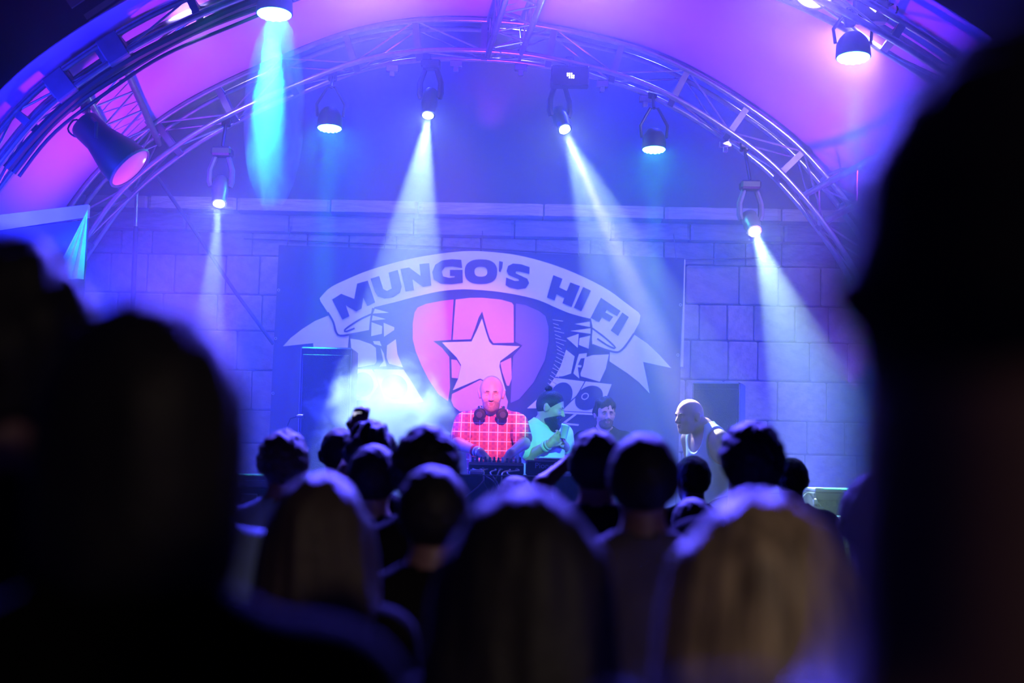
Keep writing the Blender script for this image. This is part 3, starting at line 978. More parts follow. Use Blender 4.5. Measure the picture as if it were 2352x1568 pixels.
# ------------------------------------------------------------------ loudspeaker cabinets
def cabinet(c_top, w, d, yaw, label, cones):
    """a tall loudspeaker cabinet on the deck; c_top is the middle of its top front edge"""
    base = Vector((c_top.x, c_top.y + d / 2, STAGE_Z))
    h = c_top.z - STAGE_Z
    root = empty('loudspeaker', base, label, 'loudspeaker', 'tall stage loudspeakers', rz=yaw)
    MB().box((0, 0, h / 2), (w, d, h)).build('cabinet', M['speaker'], root, world=False, bevel=0.012)
    MB().box((0, -d / 2 - 0.006, h * 0.5), (w * 0.90, 0.012, h * 0.94)).build('grille', M['grille'], root, world=False, bevel=0.004)
    for sx in (-1, 1):
        MB().box((sx * (w / 2 + 0.004), -0.02, h * 0.72), (0.012, 0.16, 0.07)).build('handle', M['black_metal'], root, world=False, bevel=0.003)
    MB().box((w * 0.12, -d / 2 - 0.014, h * 0.80), (w * 0.26, 0.006, 0.05)).build('badge', M['black_metal'], root, world=False)
    for sx in (-1, 1):
        MB().cyl((sx * (w / 2 - 0.008), -d / 2 + 0.004, h * 0.30), (sx * (w / 2 - 0.008), -d / 2 + 0.004, h * 0.99), 0.004, n=6).build('edge_strip', M['alu_dull'], root, world=False)
    return root


cabinet(at(750, 797, 10.9), 0.40, 0.42, 0.0, 'tall black loudspeaker beside the bright smoke', 2)
cabinet(at(1660, 877, 11.0), 0.37, 0.36, R(-16), 'black loudspeaker behind the man in the tank top', 2)

# gooseneck lamp beside the loudspeaker
gl = at(688, 958, 10.85)
root = empty('gooseneck_lamp', (at(664, 1060, 10.85).x, 10.85, STAGE_Z), 'small gooseneck lamp curving towards the tall loudspeaker', 'lamp')
pp = [Vector((at(656, 1060, 10.85).x, 10.85, STAGE_Z)), at(656, 1040, 10.85), at(657, 990, 10.85), at(663, 966, 10.85), at(673, 956, 10.85), at(684, 955, 10.85)]
MB().tube(catmull(pp, 24), 0.006, 6).build('neck', M['cable'], root, smooth=True)
MB().lathe([(0.010, 0), (0.017, 0.02), (0.017, 0.05)], at(682, 955, 10.85), (1, 0, 0), 10).build('shade', M['alu'], root, smooth=True)
MB().lathe([(0.08, 0), (0.07, 0.02), (0.02, 0.03)], pp[0], (0, 0, 1), 16).build('foot', M['black_metal'], root, smooth=True)

# ------------------------------------------------------------------ mixing desk
TZ = at(1150, 1090, 9.3).z
tx0, tx1 = at(1050, 1090, 9.3).x, at(1330, 1090, 9.3).x
root = empty('desk_table', ((tx0 + tx1) / 2, 9.3, STAGE_Z), 'black-draped desk table under the mixing gear', 'table')
MB().box(((tx0 + tx1) / 2, 9.3, TZ - 0.02), (tx1 - tx0, 0.62, 0.04)).build('table_top', M['table_cloth'], root, bevel=0.006)
n = 40
vv = []
for k_ in range(n + 1):
    x = tx0 + (tx1 - tx0) * k_ / n
    y = 8.985 - 0.012 * math.sin(k_ * 1.7)
    vv += [Vector((x, 8.99, TZ - 0.005)), Vector((x, y, STAGE_Z + 0.02))]
ff = [(2 * k_, 2 * k_ + 1, 2 * k_ + 3, 2 * k_ + 2) for k_ in range(n)]
n0 = len(vv)
vv += [p + Vector((0, 0.006, 0)) for p in vv]
ff += [tuple(n0 + i for i in reversed(f)) for f in ff]
MB().add(vv, ff).build('drape', M['table_cloth'], root, smooth=True)
for sx in (tx0 + 0.05, tx1 - 0.05):
    for sy in (9.05, 9.55):
        MB().box((sx, sy, (TZ + STAGE_Z) / 2 - 0.02), (0.04, 0.04, TZ - STAGE_Z - 0.04)).build('leg', M['black_metal'], root)

mx = at(1140, 1068, 9.42)
root = empty('mixing_console', (mx.x, 9.42, TZ), 'black mixer crowded with small knobs in front of the plaid shirt', 'mixer')
mw = 0.36
tilt = Matrix.Rotation(R(-8), 3, 'X')
MB().box((mx.x, 9.42, TZ + 0.04), (mw, 0.36, 0.08)).build('body', M['black_metal'], root, bevel=0.008)
MB().box((mx.x, 9.236, TZ + 0.066), (mw * 0.98, 0.008, 0.010)).build('edge_strip', M['alu'], root)
kn = MB().lathe([(0.010, 0), (0.009, 0.012), (0.007, 0.014), (0.007, 0.024), (0.0065, 0.025)], (0, 0, 0), (0, 0, 1), 8).build('knob_shape', M['knob'])
kmesh = kn.data; bpy.data.objects.remove(kn)
kmesh2 = kmesh.copy(); kmesh2.materials[0] = M['white_plastic']
for ix in range(12):
    for iy in range(5):
        o = bpy.data.objects.new('knob', kmesh2 if random.random() < 0.18 else kmesh)
        COL.objects.link(o)
        o.parent = root
        o.location = (-mw / 2 + 0.025 + ix * (mw - 0.05) / 11, -0.14 + iy * 0.055, 0.08)
        o.scale = (1, 1, random.uniform(0.8, 1.5))
for j in range(6):
    MB().lathe([(0.008, 0), (0.008, 0.018), (0.012, 0.018), (0.012, 0.03)], (mx.x - 0.14 + j * 0.055, 9.242, TZ + 0.035), (0, -1, 0), 8).build('plug', M['alu'] if j % 2 else M['black_metal'], root)
for j in range(7):     # leads falling over the edge of the desk
    x = mx.x - 0.15 + j * 0.048
    pts = catmull([(x, 9.22, TZ + 0.035), (x + random.uniform(-.02, .02), 9.12, TZ + 0.03), (x + random.uniform(-.07, .07), 9.03, TZ + 0.012),
                   (x + random.uniform(-.1, .1), 8.965, TZ - 0.05), (x + random.uniform(-.12, .12), 8.955, TZ - 0.20)], 20)
    MB().tube(pts, 0.0055, 6).build('lead', (M['alu_dull'], M['cable'], M['grey_metal'])[j % 3], root, smooth=True)
# media player with lettering on its back edge
px_ = at(1262, 1064, 9.42)
pw = 0.31
root = empty('media_player', (px_.x, 9.42, TZ), 'dark media player with pale lettering on its back edge', 'media player')
PH = max(0.10, px_.z - TZ)
MB().box((px_.x, 9.42, TZ + PH / 2), (pw, 0.36, PH)).build('body', M['black_metal'], root, bevel=0.008)
MB().lathe([(0.10, 0), (0.10, 0.012), (0.085, 0.018), (0.02, 0.018)], (px_.x, 9.47, TZ + PH), (0, 0, 1), 28).build('jog_wheel', M['grey_metal'], root, smooth=True)
MB().box((px_.x, 9.238, TZ + PH - 0.006), (pw * 0.98, 0.006, 0.006)).build('edge_strip', M['alu'], root)
cu = bpy.data.curves.new('lettering', 'FONT')
cu.body = 'Pioneer'
cu.size = 0.052
cu.extrude = 0.001
cu.align_x = 'LEFT'
lt = bpy.data.objects.new('lettering_tmp', cu)
COL.objects.link(lt)
dg = bpy.context.evaluated_depsgraph_get()
me = bpy.data.meshes.new_from_object(lt.evaluated_get(dg))
bpy.data.objects.remove(lt)
me.materials.clear(); me.materials.append(M['canvas_hem'])
o = bpy.data.objects.new('lettering', me)
COL.objects.link(o)
o.parent = root
o.location = (-0.10, -0.1835, PH - 0.052)
o.rotation_euler = (R(90), 0, 0)
for j in range(3):
    MB().lathe([(0.012, 0), (0.010, 0.016)], (px_.x - pw / 2 - 0.03 + 0.001 * j, 9.26 + j * 0.02, TZ + 0.002), (0, 0, 1), 10).build('jack_plug', M['alu'], root) if j == 0 else None
# pale bits at the front of the desk
for (px, py, w_, lb) in ((1093, 1100, 0.085, 'small white block at the desk corner before the mixer'), (1293, 1110, 0.10, 'small white tray at the desk edge beside the raised arm')):
    c = at(px, py, 9.03)
    c.z = TZ
    o = MB().box(c + Vector((0, 0, 0.012)), (w_, 0.05, 0.024)).box(c + Vector((0, 0, 0.028)), (w_ * 0.9, 0.04, 0.008)).build('desk_tray', M['white_plastic'], bevel=0.004)
    tag(o, lb, 'tray')

# ------------------------------------------------------------------ cases at both ends of the stage front
def road_case(c, w, h, d, label, lid):
    """flight case whose top middle front is at c; it stands on the deck"""
    root = empty('road_case', (c.x, c.y + d / 2, STAGE_Z), label, 'case', 'flight cases at the stage front')
    hh = c.z - STAGE_Z
    MB().box((0, 0, (hh - h) / 2), (w, d, hh - h)).build('body', M['case'], root, world=False, bevel=0.008)
    for j in range(2):
        MB().box((0, 0, hh - h + h * (j + 0.5) / 2), (w, d, h / 2 - 0.006)).build('lid', lid, root, world=False, bevel=0.006)
    for sx in (-1, 1):
        MB().box((sx * w * 0.5, -d / 2 + 0.01, (hh - h) / 2), (0.02, 0.03, hh - h)).build('corner_edge', M['alu'], root, world=False)
    MB().box((0, -d / 2 - 0.006, hh - h - 0.06), (0.10, 0.012, 0.05)).build('latch', M['alu'], root, world=False, bevel=0.004)
    return root


road_case(at(575, 1088, 8.75), 0.50, 0.085, 0.34, 'flight case with white lid behind the man in blue on the left', M['white_plastic'])
road_case(at(1960, 1186, 8.62), 0.34, 0.10, 0.22, 'low flight case with pale slatted lid beside the blonde hair', M['white_plastic'])
c = at(1925, 1130, 8.95)
root = empty('monitor_cabinet', (c.x, 9.12, STAGE_Z), 'blue-lit monitor cabinet with bright top edge by the blonde hair', 'loudspeaker')
h = c.z - STAGE_Z
MB().box((0, 0, h / 2), (0.30, 0.34, h)).build('cabinet', M['canvas'], root, world=False, bevel=0.01)
MB().box((0, -0.02, h + 0.012), (0.29, 0.30, 0.024)).build('top_tray', M['white_plastic'], root, world=False, bevel=0.006)
MB().box((0, -0.176, h * 0.55), (0.27, 0.012, h * 0.8)).build('grille', M['grille'], root, world=False)
# white headphones resting on the cabinet's corner shelf
hc = at(1856, 1158, 8.92)
root = empty('headphones', hc, 'white headphones lying beside the bright-edged monitor cabinet', 'headphones')
arc = [hc + Vector((-0.045 + 0.09 * k_ / 10, 0, 0.012 + 0.055 * math.sin(math.pi * k_ / 10) + 0.004 * k_ / 10)) for k_ in range(11)]
MB().tube(arc, 0.006, 6).build('headband', M['white_plastic'], root, smooth=True)
for k_ in (0, 10):
    MB().lathe([(0.016, -0.012), (0.022, -0.006), (0.022, 0.006), (0.016, 0.012)], arc[k_], (1, 0, 0.2), 12).build('ear_cup', M['white_plastic'], root, smooth=True)
MB().tube(catmull([arc[10], arc[10] + Vector((0.03, -0.01, -0.02)), arc[10] + Vector((0.045, -0.01, -0.10)), arc[10] + Vector((0.05, 0, -0.2))], 12), 0.003, 5).build('lead', M['white_plastic'], root, smooth=True)
sh = MB().box((hc.x, hc.y + 0.1, (hc.z - 0.012 + STAGE_Z) / 2), (0.16, 0.30, hc.z - 0.012 - STAGE_Z)).box((hc.x, hc.y + 0.1, hc.z - 0.02), (0.18, 0.32, 0.016)).build('amp_rack', M['case'], bevel=0.006)
tag(sh, 'narrow dark amplifier rack under the white headphones', 'rack')

# ------------------------------------------------------------------ people: one continuous surface per body, grown from a distance field
class Field:
    def __init__(self, lo, hi, h):
        self.lo = np.array(lo, np.float32)
        self.h = h
        n = np.ceil((np.array(hi) - self.lo) / h).astype(int) + 1
        self.ax = [self.lo[i] + h * np.arange(n[i], dtype=np.float32) for i in range(3)]
        self.d = np.full(tuple(n), 0.3, np.float32)

    def sub(self, lo, hi):
        s = []
        for i in range(3):
            a = int(max(0, math.floor((lo[i] - self.lo[i]) / self.h)))
            b = int(min(len(self.ax[i]), math.ceil((hi[i] - self.lo[i]) / self.h) + 1))
            if b <= a:
                return None
            s.append(slice(a, b))
        return tuple(s)

    def coords(self, s):
        return (self.ax[0][s[0]][:, None, None], self.ax[1][s[1]][None, :, None], self.ax[2][s[2]][None, None, :])

    def put(self, prim, k=0.02, grow=0.0, cut=False):
        lo, hi = bounds(prim)
        pad = 0.06 + grow
        s = self.sub([v - pad for v in lo], [v + pad for v in hi])
        if s is None:
            return
        d2 = dist(prim, *self.coords(s)) - grow
        d1 = self.d[s]
        if cut:
            d2 = -d2
            h = np.clip(0.5 - 0.5 * (d2 - d1) / k, 0, 1) if False else np.clip(0.5 - 0.5 * (d1 - d2) / k * -1 * -1, 0, 1)
            h = np.clip(0.5 + 0.5 * (d2 - d1) / k, 0, 1)
            self.d[s] = d1 * (1 - h) + d2 * h + k * h * (1 - h)
        else:
            h = np.clip(0.5 + 0.5 * (d2 - d1) / k, 0, 1)
            self.d[s] = d2 * (1 - h) + d1 * h - k * h * (1 - h)

    def clip(self, n, c):
        """keep the side where n.p < c"""
        X, Y, Z = self.ax[0][:, None, None], self.ax[1][None, :, None], self.ax[2][None, None, :]
        self.d = np.maximum(self.d, (n[0] * X + n[1] * Y + n[2] * Z - c).astype(np.float32))

    def noise(self, amp, fx, fy, fz, ph=0.0):
        X, Y, Z = self.ax[0][:, None, None], self.ax[1][None, :, None], self.ax[2][None, None, :]
        n = np.sin(X * fx + ph + 1.3 * np.sin(Z * fz * 0.5)) * np.sin(Y * fy + ph * 2 + 0.7) + np.sin(Z * fz + 2 * ph + 1.5 * np.sin(X * fx * 0.6)) * 0.7
        self.d = self.d + (amp * n).astype(np.float32)


def bounds(p):
    if p[0] == 'e':
        r = max(p[2]) if p[3] is not None else None
        rr = [r] * 3 if r else list(p[2])
        return [p[1][i] - rr[i] for i in range(3)], [p[1][i] + rr[i] for i in range(3)]
    m = max(p[3], p[4])
    return [min(p[1][i], p[2][i]) - m for i in range(3)], [max(p[1][i], p[2][i]) + m for i in range(3)]


def dist(p, X, Y, Z):
    if p[0] == 'e':
        c, r, Q = p[1], p[2], p[3]
        x, y, z = X - c[0], Y - c[1], Z - c[2]
        if Q is not None:
            x, y, z = (Q[0][0] * x + Q[1][0] * y + Q[2][0] * z, Q[0][1] * x + Q[1][1] * y + Q[2][1] * z, Q[0][2] * x + Q[1][2] * y + Q[2][2] * z)
        k0 = np.sqrt((x / r[0]) ** 2 + (y / r[1]) ** 2 + (z / r[2]) ** 2) + 1e-6
        k1 = np.sqrt((x / r[0] ** 2) ** 2 + (y / r[1] ** 2) ** 2 + (z / r[2] ** 2) ** 2) + 1e-6
        return (k0 * (k0 - 1) / k1).astype(np.float32)
    a, b = p[1], p[2]
    d = [b[i] - a[i] for i in range(3)]
    L = d[0] ** 2 + d[1] ** 2 + d[2] ** 2 + 1e-9
    t = np.clip(((X - a[0]) * d[0] + (Y - a[1]) * d[1] + (Z - a[2]) * d[2]) / L, 0, 1)
    dd = np.sqrt((X - a[0] - t * d[0]) ** 2 + (Y - a[1] - t * d[1]) ** 2 + (Z - a[2] - t * d[2]) ** 2)
    return (dd - (p[3] + (p[4] - p[3]) * t)).astype(np.float32)


CORN = np.array([[i, j, k_] for i in (0, 1) for j in (0, 1) for k_ in (0, 1)])
EDGES = [(a, b) for a in range(8) for b in range(a + 1, 8) if np.abs(CORN[a] - CORN[b]).sum() == 1]


def nets(F):
    """surface nets: smooth quad mesh of the zero level"""
    d = F.d.copy()
    d[0] = d[-1] = 0.3; d[:, 0] = d[:, -1] = 0.3; d[:, :, 0] = d[:, :, -1] = 0.3
    ins = d < 0
    n = np.array(d.shape) - 1
    cnt = np.zeros(tuple(n), np.int8)
    for c in CORN:
        cnt += ins[c[0]:c[0] + n[0], c[1]:c[1] + n[1], c[2]:c[2] + n[2]]
    cells = np.argwhere((cnt > 0) & (cnt < 8))
    if len(cells) == 0:
        return np.zeros((0, 3)), np.zeros((0, 4), int)
    idx = np.full(tuple(n), -1, np.int64)
    idx[cells[:, 0], cells[:, 1], cells[:, 2]] = np.arange(len(cells))
    val = np.stack([d[cells[:, 0] + c[0], cells[:, 1] + c[1], cells[:, 2] + c[2]] for c in CORN], 1)
    acc = np.zeros((len(cells), 3)); num = np.zeros(len(cells))
    for a, b in EDGES:
        va, vb = val[:, a], val[:, b]
        m = (va < 0) != (vb < 0)
        t = np.where(m, va / (va - vb + 1e-12), 0)
        p = CORN[a][None, :] + t[:, None] * (CORN[b] - CORN[a])[None, :]
        acc += p * m[:, None]; num += m
    V = (cells + acc / num[:, None]) * F.h + F.lo
    faces = []
    for ax in range(3):
        o1, o2 = (ax + 1) % 3, (ax + 2) % 3
        s0 = [slice(1, -1)] * 3; s1 = [slice(1, -1)] * 3
        s0[ax] = slice(0, -1); s1[ax] = slice(1, None)
        a, b = ins[tuple(s0)], ins[tuple(s1)]
        for flip in (False, True):
            e = np.argwhere((a & ~b) if not flip else (~a & b))
            if len(e) == 0:
                continue
            off = np.ones(3, int); off[ax] = 0
            e = e + off
            q = []
            for (u, v) in ((0, 0), (-1, 0), (-1, -1), (0, -1)):
                w = e.copy(); w[:, o1] += u; w[:, o2] += v
                q.append(idx[w[:, 0], w[:, 1], w[:, 2]])
            q = np.stack(q, 1)
            if flip:
                q = q[:, ::-1]
            faces.append(q)
    Fq = np.concatenate(faces)
    Fq = Fq[(Fq >= 0).all(1)]
    return V, Fq


def mesh_obj(name, V, Fq, matl, parent):
    me = bpy.data.meshes.new(name)
    me.vertices.add(len(V))
    me.vertices.foreach_set('co', np.asarray(V, np.float32).ravel())
    me.loops.add(len(Fq) * 4)
    me.loops.foreach_set('vertex_index', Fq.astype(np.int32).ravel())
    me.polygons.add(len(Fq))
    me.polygons.foreach_set('loop_start', np.arange(0, len(Fq) * 4, 4, dtype=np.int32))
    me.polygons.foreach_set('use_smooth', np.ones(len(Fq), bool))
    me.update(calc_edges=True)
    me.validate()
    me.materials.append(matl)
    o = bpy.data.objects.new(name, me)
    COL.objects.link(o)
    o.parent = parent
    return o


def grown(name, prims, matl, parent, h, scale, grow=0.0, clips=(), noise=None, cuts=(), kmul=1.0, taper=None):
    lo = np.min([bounds(p)[0] for p, k_ in prims], 0) - 0.03 - grow - 2 * h
    hi = np.max([bounds(p)[1] for p, k_ in prims], 0) + 0.03 + grow + 2 * h
    F = Field(lo, hi, h)
    for p, k_ in prims:
        F.put(p, k_ * kmul, grow)
    if taper:
        t_, n_, c_, w_ = taper
        X, Y, Z = F.ax[0][:, None, None], F.ax[1][None, :, None], F.ax[2][None, None, :]
        u = (c_ - (n_[0] * X + n_[1] * Y + n_[2] * Z)) / w_
        F.d = F.d - (t_ * np.clip(u, -1, 1)).astype(np.float32)
        clips = list(clips) + [(n_, c_ + 0.7 * w_)]
    if noise:
        F.noise(*noise)
    for p, k_ in cuts:
        F.put(p, k_, 0, cut=True)
    for n, c in clips:
        F.clip(n, c)
    V, Fq = nets(F)
    return mesh_obj(name, V * scale, Fq, matl, parent)


def E(c, r, Q=None): return ('e', tuple(c), tuple(r), Q)
def C(a, b, r1, r2): return ('c', tuple(a), tuple(b), r1, r2)


def hand_prims(w, d, n, thumb_side, curl):
    """palm, four unequal bent fingers and a thumb off the side of the palm"""
    w, d = Vector(w), Vector(d).normalized()
    n = (Vector(n) - d * Vector(n).dot(d)).normalized()
    s = d.cross(n).normalized() * thumb_side
    Q = Matrix((s, d, n)).transposed()
    Q = [[Q[i][j] for j in range(3)] for i in range(3)]
    out = [(E(w + d * 0.045, (0.040, 0.052, 0.016), Q), 0.012), (C(w - d * 0.01, w + d * 0.03, 0.026, 0.026), 0.015)]
    for i, L in enumerate((0.068, 0.078, 0.073, 0.058)):
        b = w + d * 0.085 + s * (0.031 - 0.0205 * i)
        c1, c2, c3 = curl, curl * 2.1, curl * 2.9
        f = lambda c: (d * math.cos(c) + n * math.sin(c)).normalized()
        p1 = b + f(c1) * L * 0.45
        p2 = p1 + f(c2) * L * 0.32
        p3 = p2 + f(c3) * L * 0.26
        out += [(C(b - d * 0.02, p1, 0.0100, 0.0092), 0.004), (C(p1, p2, 0.0092, 0.0085), 0.003), (C(p2, p3, 0.0085, 0.0075), 0.003)]
    b = w + d * 0.025 + s * 0.032
    t1 = b + (d * 0.7 + s * 0.6 + n * 0.35).normalized() * 0.040
    t2 = t1 + (d * 0.85 + s * 0.1 + n * (0.35 + curl * 0.5)).normalized() * 0.032
    out += [(C(b, t1, 0.013, 0.011), 0.008), (C(t1, t2, 0.011, 0.009), 0.003)]
    return out


def head_prims(Hc, Q, detail=True, ear=1.0):
    q = lambda x, y, z: Hc + Q @ Vector((x, y, z))
    QQ = [[Q[i][j] for j in range(3)] for i in range(3)]
    pr = [(E(q(0, 0, 0.022), (0.077, 0.095, 0.096), QQ), 0.02), (E(q(0, -0.028, 0.012), (0.072, 0.073, 0.085), QQ), 0.03),
          (E(q(0, 0.036, -0.045), (0.060, 0.060, 0.076), QQ), 0.03), (E(q(0, 0.045, -0.088), (0.047, 0.046, 0.033), QQ), 0.025),
          (E(q(0, 0.082, -0.102), (0.021, 0.017, 0.016), QQ), 0.02)]
    for sx in (-1, 1):
        pr.append((E(q(sx * 0.079 * 1.0, -0.010, -0.012), (0.011 * ear, 0.022, 0.033), QQ), 0.008))
        pr.append((E(q(sx * (0.082 + 0.004 * ear), -0.016, 0.002), (0.010 * ear, 0.016, 0.020), QQ), 0.006))
        if ear > 2:
            pr.append((E(q(sx * 0.102, -0.016, 0.010), (0.026, 0.010, 0.013), QQ), 0.012))
    cuts = []
    if detail:
        pr += [(C(q(-0.036, 0.083, 0.020), q(0.036, 0.083, 0.020), 0.012, 0.012), 0.018),
               (C(q(0, 0.094, 0.008), q(0, 0.116, -0.032), 0.0085, 0.0125), 0.012),
               (E(q(0.011, 0.104, -0.036), (0.0085, 0.010, 0.008), QQ), 0.006), (E(q(-0.011, 0.104, -0.036), (0.0085, 0.010, 0.008), QQ), 0.006),
               (E(q(0.042, 0.064, -0.028), (0.022, 0.022, 0.020), QQ), 0.02), (E(q(-0.042, 0.064, -0.028), (0.022, 0.022, 0.020), QQ), 0.02),
               (E(q(0, 0.092, -0.061), (0.023, 0.011, 0.0065), QQ), 0.008), (E(q(0, 0.090, -0.073), (0.019, 0.011, 0.0075), QQ), 0.008)]
        cuts = [(E(q(0.031, 0.099, -0.001), (0.019, 0.016, 0.0115), QQ), 0.010), (E(q(-0.031, 0.099, -0.001), (0.019, 0.016, 0.0115), QQ), 0.010)]
    return pr, cuts


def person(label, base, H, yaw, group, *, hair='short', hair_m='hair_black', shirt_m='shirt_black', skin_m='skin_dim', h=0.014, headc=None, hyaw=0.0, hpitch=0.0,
           lean=0.0, arms=None, hands=None, sleeve=0.62, detail=False, beard=None, width=1.0, hair_t=None, tank=False, hair_long=1.0, ear=1.0, neckw=1.0):
    s = H / 1.75
    root = empty('person', base, label, 'person', group, rz=yaw)
    RI = Matrix.Rotation(-yaw, 3, 'Z')
    loc = lambda p: (RI @ (Vector(p) - Vector(base))) / s          # world -> body space
    LQ = Matrix.Rotation(-lean, 3, 'X')
    piv = Vector((0, 0, 0.98))
    up = lambda x, y, z: piv + LQ @ (Vector((x * width, y, z)) - piv)
    Hc = loc(headc) if headc is not None else up(0, 0.012, 1.632)
    Q = Matrix.Rotation(hyaw, 3, 'Z') @ Matrix.Rotation(-hpitch, 3, 'X') @ (Matrix.Identity(3) * 1.0)
    QL = [[LQ[i][j] for j in range(3)] for i in range(3)]
    hp, hcut = head_prims(Hc, Q, detail, ear)
    hq = lambda x, y, z: Hc + Q @ Vector((x, y, z))
    nb = up(0, -0.015, 1.44)
    torso = [(E(up(0, 0, 1.25), (0.165 * width, 0.112, 0.21), QL), 0.05), (E(up(0, 0.01, 1.08), (0.145 * width, 0.102, 0.16), QL), 0.06),
             (C(up(-0.155, -0.012, 1.395), up(0.155, -0.012, 1.395), 0.062, 0.062), 0.05),
             (C(up(-0.12, -0.025, 1.405), nb + Vector((0, 0, 0.045)), 0.052, 0.050), 0.04), (C(up(0.12, -0.025, 1.405), nb + Vector((0, 0, 0.045)), 0.052, 0.050), 0.04)]
    hips = [(E((0, 0, 0.94), (0.165 * width, 0.118, 0.14)), 0.05)]
    neck = [(C(nb, hq(0, -0.022, -0.055), 0.057 * neckw * (0.9 if width < 1 else 1), 0.054 * neckw * (0.9 if width < 1 else 1)), 0.03)]
    legs, feet = [], []
    for sx in (-1, 1):
        legs += [(C((sx * 0.088, 0, 0.92), (sx * 0.10, 0.015, 0.50), 0.088, 0.060), 0.03), (C((sx * 0.10, 0.015, 0.50), (sx * 0.105, -0.015, 0.10), 0.057, 0.040), 0.03)]
        feet += [(C((sx * 0.105, -0.03, 0.055), (sx * 0.115, 0.15, 0.038), 0.046, 0.034), 0.02)]
    uarm, farm, hnd, sleeves = [], [], [], []
    for sx, side in ((-1, 'L'), (1, 'R')):
        sh = up(sx * 0.185, -0.005, 1.395)
        if arms and side in arms:
            el, wr = loc(arms[side][0]), loc(arms[side][1])
        else:
            el, wr = up(sx * 0.235, -0.03, 1.12), up(sx * 0.245, 0.07, 0.90)
        uarm += [(C(sh, el, 0.053, 0.042), 0.03)]
        farm += [(C(el, wr, 0.042, 0.029), 0.02)]
        sleeves += [(C(sh, sh.lerp(el, sleeve), 0.060, 0.056), 0.03)]
        if hands and side in hands:
            hd, hn, ts, cu_ = hands[side]
            hd = RI @ Vector(hd); hn = RI @ Vector(hn)
        else:
            hd, hn, ts, cu_ = Vector((0, 0.25, -1)), Vector((-sx, 0.2, 0)), -sx * -1 * (1 if sx > 0 else 1), 0.35
            ts = 1 if sx < 0 else -1
        hnd += hand_prims(wr, hd, hn, ts, cu_)
    body = grown('body', torso + hips + neck + legs + feet + uarm + farm + hnd + hp, M[skin_m], root, h, s, cuts=hcut)
    # clothing follows the body
    cuts = [(C(nb + Vector((0, 0.01, 0.02)), nb + Vector((0, 0.015, 0.16)), 0.068 * neckw, 0.085 * neckw), 0.006)]
    top = torso + hips
    if tank:
        for sx in (-1, 1):
            cuts.append((E(up(sx * 0.215, 0.0, 1.36), (0.105, 0.16, 0.17)), 0.01))
        cuts.append((E(up(0, 0.10, 1.44), (0.085, 0.12, 0.12)), 0.01))
    else:
        top = top + sleeves
    grown('shirt', top, M[shirt_m], root, max(h * 0.8, 0.006), s, grow=0.013, cuts=cuts, clips=[((0, 0, -1), -0.86)])
    grown('trousers', hips + legs, M['denim'], root, max(h, 0.012), s, grow=0.012, clips=[((0, 0, 1), 1.0), ((0, 0, -1), -0.09)])
    for f_ in feet:
        grown('shoe', [f_], M['shoe'], root, 0.012, s, grow=0.010, clips=[((0, 0, -1), -0.001)])
    # hair
    hp0 = hp[:5]
    nv = Q @ Vector((0, 0.75, -0.66))
    line = lambda c: [(tuple(nv), nv.dot(Hc) + c)]
    hh = max(h * 0.6, 0.005)
    ph = random.uniform(0, 6)
    if hair == 'short':
        grown('hair', hp0, M[hair_m], root, hh, s, taper=(hair_t or 0.012, tuple(nv), nv.dot(Hc) + 0.030, 0.04), noise=(0.0016, 130, 130, 130, ph))
    elif hair == 'buzz':
        grown('hair', hp0, M[hair_m], root, hh, s, taper=(hair_t or 0.0035, tuple(nv), nv.dot(Hc) + 0.010, 0.02))
    elif hair == 'curly':
        grown('hair', hp0, M[hair_m], root, hh, s, taper=(hair_t or 0.024, tuple(nv), nv.dot(Hc) + 0.034, 0.05), noise=(0.0045, 150, 150, 150, ph))
    elif hair == 'spiky':
        grown('hair', hp0 + [(E(hq(0, 0.0, 0.06), (0.07, 0.085, 0.075)), 0.02)], M[hair_m], root, hh, s, taper=(hair_t or 0.018, tuple(nv), nv.dot(Hc) + 0.028, 0.045), noise=(0.007, 85, 85, 60, ph))
    elif hair == 'bun':
        grown('hair', hp0, M[hair_m], root, hh, s, taper=(hair_t or 0.007, tuple(nv), nv.dot(Hc) + 0.016, 0.025))
        grown('hair_knot', [(E(hq(0, -0.055, 0.125), (0.028, 0.03, 0.026)), 0.01)], M[hair_m], root, 0.005, s, noise=(0.002, 200, 200, 200, ph))
    elif hair == 'bob':
        grown('hair', hp0[:2] + [(E(hq(0, -0.02, -0.07), (0.086, 0.078, 0.10)), 0.03)], M[hair_m], root, hh, s, grow=hair_t or 0.014, cuts=[(E(hq(0, 0.10, -0.06), (0.066, 0.09, 0.13)), 0.02)], noise=(0.002, 110, 90, 20, ph))
    elif hair == 'long':
        w_ = hair_long
        dr = [(E(hq(0, -0.035, -0.03), (0.098 * w_, 0.085, 0.13)), 0.03), (E(hq(0, -0.055, -0.16), (0.118 * w_, 0.075, 0.17)), 0.04), (E(hq(0, -0.075, -0.27), (0.128 * w_, 0.062, 0.16)), 0.05),
              (E(hq(-0.085 * w_, -0.005, -0.14), (0.038, 0.05, 0.15)), 0.03), (E(hq(0.085 * w_, -0.005, -0.14), (0.038, 0.05, 0.15)), 0.03)]
        fcut = [(E(hq(0, 0.10, -0.06), (0.066, 0.09, 0.11)), 0.02)]
        grown('hair', hp0[:2] + dr, M[hair_m], root, hh, s, grow=hair_t or 0.016, cuts=fcut, noise=(0.003, 110, 70, 8, ph))
    if beard:
        t_, mt_, low = beard
        bp = hp0[2:5] + ([(E(hq(0, 0.075, -0.115), (0.035, 0.03, 0.045)), 0.02)] if low else [])
        nb_ = Q @ Vector((0, -0.55, 1.0))
        grown('beard', bp, M[mt_], root, 0.005, s, grow=t_, clips=[(tuple(nb_), nb_.dot(Hc) - 0.078 - 0.012)], cuts=[(E(hq(0, 0.108, -0.068), (0.020, 0.02, 0.007)), 0.004)])
